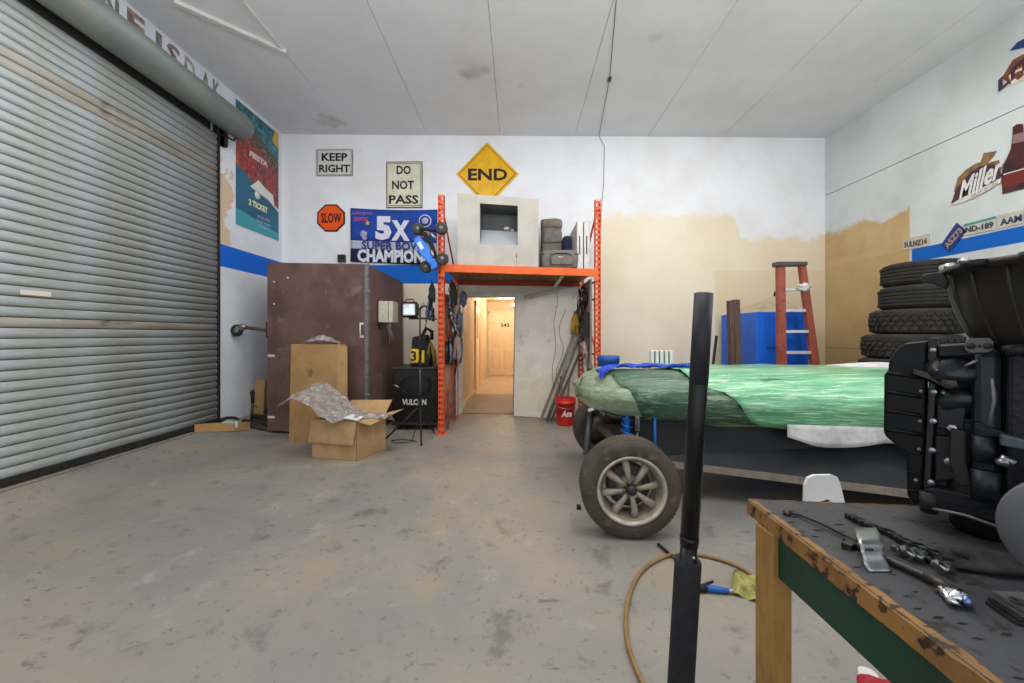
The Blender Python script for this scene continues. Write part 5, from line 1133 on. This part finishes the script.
obj('blue_body', B().tube([G(728, 591, .016), G(718, 589.5, .018), G(705, 588, .018)], [.012, .017, .016], 10), M('fitting_blue', '1E5FA8', .4), t)
obj('nozzle', B().tube([G(706, 588, .018), G(699, 588.5, .02)], .018, 10).tube([G(698, 587, .02), G(713, 581.5, .03)], .007, 6), m_ink, t)
def yg(u, v): 
    p = G(733+26*u, 570+24*v+8*u, .01); p.z = .012+.05*math.sin(PI*u)*math.sin(PI*v)+.01*math.sin(u*9); return p
crumple('yellow_rag', 'crumpled yellow cloth on the floor beside the table leg', 'rag', yg, 12, 10, M('rag_yellow', 'A39A55', .6, 0, '6E6C34', 8, .42, .58), .012, 4)
one('steel_rod', B().tube([G(658, 544, .012), G(684, 566, .012)], .009, 8), m_dsteel, 'short dark rod lying on the floor behind the black pole', 'rod')
p = G(579, 509.5); one('black_cube', B().bbox((p.x-.016, p.y-.01, 0), (p.x+.014, p.y+.02, .034), .004), m_ink, 'tiny black rubber block on the floor left of the wheel', 'block')
one('red_rag', B().blob(G(880, 690, .03), (.07, .05, .035), 12, 7, 5, .3), M('rag_red', 'A0202A', .7), 'red rag on the floor under the work table', 'rag')
one('white_cup', B().lathe([(.001, 0), (.025, 0), (.03, .05), (.026, .05), (.001, .01)], 14, G(868, 686)), m_whitep, 'white cup on the floor under the table beside the red rag', 'cup')

# ------------------------------------------------------------ small white plastic chair behind the table
YC = 2.2; t = thing('child_chair', 'small white plastic chair behind the far table edge', 'chair', (P(825, 0, 2.3).x, 2.25, 0))
m_wpl = M('white_plastic', 'D6D6D4', .4)
def cb(x, y, d=0): return P(x, y, YC+d)
outer = [(804.5, 520), (805, 498), (805.5, 485), (808.5, 478), (815, 475.3), (832, 475), (837.5, 477), (840.5, 484), (845, 503), (848, 520)]
hole = [(832, 520), (832, 506), (831, 500.5), (828, 499.5), (820, 501.5), (818.5, 506), (818, 520)]
b = B()
for (a_, c_) in (([0, 1, 2, 3, 4], [6, 5, 4, 4, 4]), ([5, 6, 7, 8, 9], [3, 2, 2, 1, 0])):
    ro = [outer[i] for i in a_]; ri = [hole[i] for i in c_]
    for i in range(4):
        q_ = [cb(*ro[i]), cb(*ro[i+1]), cb(*ri[i+1]), cb(*ri[i])]
        if (q_[2]-q_[3]).length < 1e-6: q_ = q_[:3]
        b.prism(q_, (0, .018, 0))
b.prism([cb(*outer[4]), cb(*outer[5]), cb(*hole[3]), cb(*hole[4])], (0, .018, 0))
obj('backrest', b, m_wpl, t)
x0, x1 = cb(804, 0).x, cb(848, 0).x; obj('seat', B().bbox((x0-.01, YC-.20, .24), (x1+.01, YC+.02, .26), .008), m_wpl, t)
for xx in (x0+.01, x1-.01):
    obj('back_post', B().tube([(xx, YC+.01, .25), (xx+(0 if xx < 1.7 else 0), YC+.01, .30)], .012, 6), m_wpl, t)
    for yy in (YC-.18, YC): obj('leg', B().tube([(xx, yy, 0), (xx, yy, .245)], [.010, .014], 8), m_wpl, t)

# ------------------------------------------------------------ work table
TZ = .85; m_wood = M('worn_yellow_wood', '936A38', .6, 0, '7B572D', 8, .4, .6, c3='33241A', s3=34, lo3=.53, hi3=.62); m_legw = M('leg_wood', 'A37C42', .6, 0, '906A36', 4, .42, .6, st=(3, 3, 1), c3='6B4524', s3=9, lo3=.68, hi3=.74)
m_top = M('table_top_grey', '3E3F42', .5, 0, '323235', 5, .4, .62, c3='26211E', s3=22, lo3=.57, hi3=.66, bump=.1, bs=60); m_green = M('apron_green', '173C2E', .5, 0, '133326', 4)
t = thing('work_table', 'worn wooden work table with grey top and green apron', 'table', (1.2, .7, 0))
TLf, TRf, TRn, TLn = (.673, 1.127), (1.78, 1.02), (1.78, .12), (.645, .12)
obj('table_top', B().hexa([TLf+(TZ-.006,), TRf+(TZ-.006,), TRn+(TZ-.006,), TLn+(TZ-.006,), TLf+(TZ,), TRf+(TZ,), TRn+(TZ,), TLn+(TZ,)][::1]), m_top, t)
# reverse order handled below: the quad runs far-left, far-right, near-right, near-left
n_ = 46; gtop = []
def strip(a_, e_, inw, name):
    a_ = Vector(a_+(0,)); e_ = Vector(e_+(0,)); b = B(); rings = []
    for i in range(n_+1):
        u = i/n_; p = a_.lerp(e_, u); w1 = .004*mnoise.noise(Vector((u*23, 1, name.__len__())))+.002*mnoise.noise(Vector((u*60, 5, 2)))
        iv = Vector(inw).normalized(); wd_ = .016 if inw[0] else .005; rings.append([p-iv*(.004+w1)+ZA*(TZ-.040), p+iv*.03+ZA*(TZ-.040), p+iv*(wd_+2*w1)+ZA*(TZ-.003), p+iv*(wd_+2*w1)+ZA*(TZ+.0012), p+iv*.003+ZA*(TZ+.0012), p-iv*(.003+w1)+ZA*(TZ-.003-abs(w1))])
    obj(name, b.loft(rings, True, True), m_wood, t)
strip(TLn, TLf, (1, 0, 0), 'edge_strip'); strip(TLf, TRf, (0, -1, 0), 'edge_strip')
obj('under_board', B().hexa([TLn+(TZ-.038,), TRn+(TZ-.038,), TRf+(TZ-.038,), TLf+(TZ-.038,), TLn+(TZ-.008,), TRn+(TZ-.008,), TRf+(TZ-.008,), TLf+(TZ-.008,)]), m_wood, t)
for (x0, x1, y0, y1) in ((.662, .712, 1.0, 1.075), (1.70, 1.75, .87, .945), (.662, .712, .16, .235), (1.70, 1.75, .16, .235)):
    obj('leg', B().bbox((x0, y0, 0), (x1, y1, TZ-.042), .002), m_legw, t)
obj('apron', B().box((.676, .235, TZ-.15), (.694, 1.0, TZ-.042)), m_green, t)
obj('apron', B().hexa([(.712, 1.045, TZ-.15), (1.70, .915, TZ-.15), (1.70, .935, TZ-.15), (.712, 1.065, TZ-.15), (.712, 1.045, TZ-.042), (1.70, .915, TZ-.042), (1.70, .935, TZ-.042), (.712, 1.065, TZ-.042)]), m_green, t)
# gouges in the top
b = B()
random.seed(11)
for k in range(120):
    u, v = random.random(), random.random(); x = .68+.85*u*u+.02; y = .35+.70*v
    if y > 1.10-(x-.657)*.1: continue
    s = random.uniform(.003, .010); a_ = random.uniform(-.5, .5); q_ = Vector((x, y, TZ+.0004))
    b.add([q_+Vector((s*math.cos(a_+j*PI/3)*(1.6 if j % 3 == 0 else .6), s*.5*math.sin(a_+j*PI/3), 0)) for j in range(6)], [tuple(range(6))])
o = obj('gouges', b, M('gouge_dark', '171311', .9), t)
# tools on the table
def TB(x, y, z=0): 
    Y = (H-TZ-z)*F/(y-CY); return Vector(((x-CX)*Y/F, Y, TZ+z))
b = B().tube([TB(786, 512.5, .004), TB(800, 515, .006), TB(820, 523, .008), TB(842, 534, .007), TB(862, 545, .006)], .0035, 6)
t = thing('bent_rod', 'thin black bent rod at the left of the table top', 'rod', tuple(TB(820, 523)))
obj('shaft', b, m_ink, t); obj('rod_end', B().tube([TB(784, 512, .005), TB(790, 514, .005)], .008, 6), m_dsteel, t)
t = thing('metal_bracket', 'shiny bent sheet metal bracket on the table', 'bracket', tuple(TB(872, 555)))
gg = []
for y, z, xl_, xr_ in ((528, .016, 856, 876), (531, .030, 855.5, 878), (538, .036, 857, 882), (546, .032, 860, 884), (551, .022, 861, 884), (553.5, .026, 861.5, 884.5), (556.5, .018, 862.5, 885), (563, .012, 864, 887), (569, .004, 867, 891), (571.5, .002, 870, 892)):
    p, e = TB(xl_, y, z), TB(xr_, y, z); gg.append([p.lerp(e, j/6) for j in range(7)])
obj('bracket_sheet', B().sheet(gg), M('bracket_steel', 'A9ABAE', .28, .85, '8E9094', 30), t, solid=.002)
obj('bracket_slot', B().tube([gg[4][1]+ZA*.003, gg[4][3]+ZA*.003], .003, 6), m_dsteel, t)
one('bracket_foot', B().rbox(TB(849, 545, .006), (.030, .018, .012), rot('Z', 30)), m_dsteel, 'small dark lump of metal left of the shiny bracket', 'offcut')
t = thing('long_wrench', 'long steel bar tool lying from bracket towards the clamp', 'tool', tuple(TB(925, 575)))
obj('shaft', B().tube([TB(845, 540, .006), TB(886, 559, .008), TB(925, 576, .010), TB(955, 591, .010)], .0075, 8), m_dsteel, t); obj('grip', B().tube([TB(925, 576, .010), TB(955, 591, .010)], .009, 8), m_dsteel, t)
t = thing('adjustable_clamp', 'shiny chrome clamp head at the right of the long bar', 'clamp', tuple(TB(958, 597)))
obj('jaw', B().tube([TB(934, 586, .008), TB(943, 590, .012), TB(952, 602, .010), TB(962, 606, .006)], [.004, .007, .007, .003], 8), m_chrome, t)
obj('clamp_head', B().blob(TB(957, 596, .012), (.020, .016, .012), 12, 8, 3, .2), m_chrome, t); obj('clamp_knob', B().tube([TB(962, 600, .012), TB(970, 602, .012)], .010, 8), M('blue_steel', '6E86A6', .2, .9), t)
# chain of links
t = thing('chain', 'dark roller chain lying across the table top', 'chain', tuple(TB(890, 535)))
cp = [(850, 516), (860, 521), (875, 528), (890, 533), (905, 542), (920, 547), (935, 554), (948, 560)]
for i in range(len(cp)-1):
    for k in range(5):
        u = k/5; p = TB(cp[i][0]*(1-u)+cp[i+1][0]*u, cp[i][1]*(1-u)+cp[i+1][1]*u, .007)
        obj('link', B().rbox(p, (.021, .010, .012), rot('Z', -38+12*(k % 2))@rot('X', 90*(k % 2))), m_dsteel if k % 2 else mm['s'] if i > 3 and k == 2 else m_ink, t)
for k, (x, y, s, lab) in enumerate(((905, 552, .012, 'steel socket standing left in the pile of small parts'), (914, 555, .010, 'steel socket in the middle of the small parts'), (895, 549, .009, 'steel bolt leftmost among the small parts'), (938, 566, .012, 'steel spark plug beside the chrome clamp'), (930, 561, .009, 'dark nut at the end of the small parts'))):
    one('small_part', B().tube([TB(x, y, s), TB(x+4, y+1, s*1.6), TB(x+11, y-2, s)], [s, s*.8, s*.5], 8), m_steel if k < 4 else m_dsteel, lab, 'part')
one('dark_rag', B().blob(TB(985, 560, .008), (.075, .045, .014), 16, 8, 7, .4), m_blackrub, 'dark oily rag lying under the gearbox', 'rag')
# disc and plate stack at the right edge
dcn = P(1047, 560, .66); rdc = Matrix.Rotation(math.radians(-55), 3, 'Z')
t = thing('grey_disc', 'large dull grey metal disc standing at the photo\'s right edge', 'disc', tuple(TB(1047, 640)))
rr = .112; cz = Vector((1.02, .68, TZ+rr-.006+.006)); 
obj('disc_plate', B().lathe([(.001, 0), (rr-.004, 0), (rr, .004), (rr, .012), (rr-.004, .016), (.001, .016)], 56, cz, 'y', rdc), M('disc_grey', '68686A', .55, .3, '5A5A5C', 5), t)
obj('disc_hub', B().lathe([(.001, -.008), (.03, -.006), (.033, 0), (.001, .001)], 24, cz, 'y', rdc), m_dsteel, t)
t = thing('hinge_plates', 'stack of shiny steel plates with round holes before the disc', 'plates', tuple(TB(1005, 600)))
ps_ = TB(1010, 618)
for k in range(4): obj('plate', B().rbox(ps_+Vector((.035+.003*k, .0, .004+.007*k)), (.085, .05, .005), rot('Z', -12+2*k)), m_steel if k > 1 else m_dsteel, t)
for dx in (.0, .03): obj('hole_rim', B().lathe([(.004, 0), (.010, 0), (.010, .002), (.004, .002)], 16, ps_+Vector((.012+dx, .0, .0285)), close=True), m_ink, t)

# ------------------------------------------------------------ gearbox standing on the table
O = Vector((1.12, .92, 0)); Dv = Vector((.743, .669, 0)); Uv = Vector((.669, -.743, 0))
def gp(x, y, tt=0):
    r = (x-CX)/F; s = (r*(O.y+.669*tt)-O.x-.743*tt)/(.669+.743*r); p = O+Uv*s+Dv*tt
    return Vector((p.x, p.y, H-(y-CY)*p.y/F))
def gpr(b, poly, t0, t1): return b.prism([gp(x, y, t0) for x, y in poly], Dv*(t1-t0))
m_case = M('cast_grey', '1F1F21', .42, .35, '29282A', 6, c3='121112', s3=18, lo3=.55, hi3=.7, bump=.2, bs=80, spec=.25); m_bell = M('cast_bell', '2A2826', .5, .4, '211F1E', 5, c3='3A3733', s3=10, lo3=.6, hi3=.75, bump=.15, bs=60)
m_pan = M('pan_black', '0A0A0B', .42, 0, '0F1011', 8, spec=.22); m_haze = M('cast_blue', '232A33', .4, .3, '1C2026', 10)
t = thing('gearbox', 'dark greasy gearbox standing upright on the work table', 'gearbox', (1.15, .95, TZ))
gpan = gpr(B(), [(892, 356), (895, 351), (899, 346.5), (905, 343.5), (927, 341), (926, 400), (925, 460), (923, 502), (915, 505), (907, 496), (906, 456), (900, 449), (886, 437), (883.5, 432), (884, 374), (888, 371), (889, 360)], -.02, .16)
obj('oil_pan', gpan, m_pan, t, bevel=.006)
for y_ in (373, 392, 411, 430): obj('pan_ridge', B().tube([gp(887, y_, -.021), gp(905, y_+2, -.023), gp(922, y_+5, -.021)], .0055, 6), m_pan, t)
for y_ in (452, 472, 490): obj('pan_ridge', B().tube([gp(908, y_, -.021), gp(922, y_+2, -.021)], .004, 6), m_pan, t)
obj('pan_flange', gpr(B(), [(930, 338), (938, 338), (935, 400), (932, 460), (930, 508), (923, 508), (925, 460), (928, 400)], -.03, .17), M('flange_grey', '2C2B2C', .45, .5), t, bevel=.002)
obj('main_case', gpr(B(), [(936, 352), (948, 349), (1075, 345), (1085, 520), (990, 512), (930, 500), (932, 440)], -.01, .20), m_case, t, bevel=.008)
obj('case_rib', gpr(B(), [(936, 374), (980, 380), (978, 385), (936, 379)], -.02, 0).prism([gp(936, 418, -.02), gp(972, 424, -.02), gp(972, 429, -.02), gp(936, 423, -.02)], Dv*.02), m_case, t)
obj('case_dome', B().blob(gp(955, 372, .0), (.06, .06, .045), 18, 12, 2, .1).blob(gp(958, 400, .02), (.055, .055, .055), 18, 12, 5, .12), M('cast_wet', '2A2D30', .22, .5, '1E2022', 12), t)
obj('cover_plate', gpr(B(), [(937, 404), (966, 408), (964, 432), (937, 428)], -.028, -.008).prism([gp(935, 436, -.028), gp(952, 437, -.028), (gp(962, 478, -.028)), gp(935, 482, -.028)], Dv*.02), M('cover_grey', '262528', .42, .4, '1C1B1E', 8), t, bevel=.003)
obj('lever_arm', gpr(B(), [(913, 369), (918, 370), (932, 374), (958, 379), (958, 388), (944, 387), (930, 380), (913, 374)], -.05, -.036).lathe([(.001, -.01), (.014, -.008), (.014, .008), (.001, .01)], 12, gp(949, 383, -.05), 'y', rot('Z', -48)), M('lever_bronze', '3F3933', .4, .5), t, bevel=.002)
obj('black_bracket', gpr(B(), [(951, 428), (966, 432), (966, 462), (972, 486), (958, 486), (949, 462)], -.055, -.03), m_ink, t, bevel=.003)
obj('shift_rod', B().tube([gp(982, 360, -.03), gp(992, 380, -.04), (gp(994, 400, -.04)), gp(988, 430, -.04)], .006, 8).tube([gp(965, 366, -.045), gp(978, 360, -.045)], .003, 6), m_galv, t)
obj('side_column', gpr(B(), [(972, 352), (1004, 350), (1004, 500), (968, 494), (972, 440)], -.045, .0), m_haze, t, bevel=.014)
obj('solenoid', B().tube([gp(986, 470, -.05), gp(986, 500, -.05)], .024, 14).tube([gp(984, 436, -.05), gp(984, 462, -.05)], .020, 14), m_haze, t)
obj('servo_block', gpr(B(), [(1008, 352), (1040, 348), (1045, 500), (1006, 500)], -.07, -.0), m_case, t, bevel=.008)
obj('servo_cap', gpr(B(), [(1000, 434), (1018, 438), (1030, 442), (1030, 452), (1000, 446)], -.09, -.05), M('cap_bluegrey', '4D535C', .4, .5), t, bevel=.004)
obj('servo_nose', B().tube([gp(1004, 352, -.09), gp(1014, 350, -.09), gp(1030, 348, -.09)], .014, 10), m_case, t)
obj('cross_rail', gpr(B(), [(976, 422), (1040, 446), (1040, 453), (976, 428)], -.07, -.05), m_case, t)
for x, y, s in ((933, 350, .006), (934, 372, .006), (934, 392, .006), (933, 421, .007), (932, 450, .007), (931, 482, .007), (952, 428, .009), (949, 461, .009), (920, 421, .004), (921, 391, .004), (919, 449, .004), (916, 480, .004)):
    obj('bolt', B().lathe([(.001, -.008), (s, -.006), (s, .01)], 6 if s > .005 else 8, gp(x, y, -.036 if x > 925 else -.022), 'y', rot('Z', -48), smooth=False), m_steel if s > .005 else m_galv, t)
obj('hex_lug', B().tube([gp(1000, 510, -.075), gp(1010, 516, -.075)], .010, 6), m_steel, t)
obj('hex_lug', B().tube([gp(1000, 457, -.085), gp(1014, 464, -.085)], .009, 6).blob(gp(1003, 462, -.085), (.012, .012, .010)), m_steel, t)
obj('bottom_frame', gpr(B(), [(925, 489), (933, 488), (975, 496), (1040, 518), (1044, 534), (1015, 530), (960, 512), (935, 509), (924, 506)], -.05, .17), m_case, t, bevel=.004)
obj('bottom_lip', B().tube([gp(930, 508, -.052), gp(965, 515, -.052), gp(1010, 531, -.052), gp(1035, 540, -.052)], .004, 6), m_galv, t)
obj('corner_boss', B().lathe([(.001, -.03), (.016, -.03), (.018, .02), (.001, .02)], 14, gp(929, 500, -.04)), m_bell, t)
# tail housing between frame and table
tc = gp(985, 530, .02); tc.z = TZ
obj('tail_housing', B().lathe([(.001, .001), (.050, .001), (.058, .010), (.064, .05), (.070, .10), (.07, .16)], 28, tc), M('tail_black', '19191A', .4, .3, '242425', 9), t)
obj('tail_knob', B().blob(gp(958, 531, .0), (.009, .009, .007), 10, 7).tube([gp(958, 531, 0), gp(968, 532, .01)], .005, 6), m_ink, t)
# bell housing
bcn = O+Uv*.165+Dv*.05
R0 = .235
def bellp(k): return k
zt_b = 1.497
prof_b = [(.235, zt_b-.0), (.243, zt_b-.0), (.245, zt_b-.014), (.232, zt_b-.018), (.226, zt_b-.07), (.214, zt_b-.12), (.196, zt_b-.165), (.170, zt_b-.215), (.12, zt_b-.22), (.10, zt_b-.2), (.16, zt_b-.16), (.205, zt_b-.07), (.22, zt_b-.02)]
obj('bell_housing', B().lathe(prof_b, 48, bcn, close=True), m_bell, t)
b = B()
for k in range(10):
    a_ = math.radians(150+k*17); d_ = Vector((math.cos(a_), math.sin(a_), 0))
    b = B().tube([bcn+d_*.231+ZA*(zt_b-.02), bcn+d_*.225+ZA*(zt_b-.075), bcn+d_*.196+ZA*(zt_b-.163), bcn+d_*.172+ZA*(zt_b-.212)], .0045, 6); obj('bell_rib', b, m_bell, t)
for x, y in ((936, 276), (965, 267), (1006, 258)): pass
dl = (math.radians(172), math.radians(196), math.radians(222))
for a_ in dl:
    d_ = Vector((math.cos(a_), math.sin(a_), 0)); obj('flange_ear', B().lathe([(.001, -.016), (.024, -.016), (.026, 0), (.001, .001)], 14, bcn+d_*.243+ZA*zt_b), m_bell, t)
obj('flange_bolt', B().tube([gp(943, 268, .0), gp(953, 266, -.03)], .009, 8).tube([gp(960, 262, -.05), gp(968, 260, -.06)], .008, 6), m_chrome, t)
obj('bell_scoop', gpr(B(), [(921, 276), (929, 273), (944, 272), (950, 282), (946, 290), (938, 286), (932, 283), (922, 283)], -.02, .0), m_bell, t, bevel=.004)
ear = gpr(B(), [(965, 342), (970, 338), (990, 338), (994, 342), (993, 350), (988, 353), (969, 353), (965, 350)], -.075, -.055); obj('mount_ear', ear, M('ear_grey', '55524F', .5, .4), t, bevel=.002)
for x, rr_ in ((971, .007), (988, .007), (979.5, .003)): obj('mount_hole', B().lathe([(.001, -.001), (rr_, -.001), (rr_, .001), (.001, .001)], 14, gp(x, 346, -.0765), 'y', rot('Z', -48)), m_ink, t)
obj('neck_plate', gpr(B(), [(938, 346), (1075, 338), (1075, 354), (938, 357)], -.04, .18), m_case, t, bevel=.004)
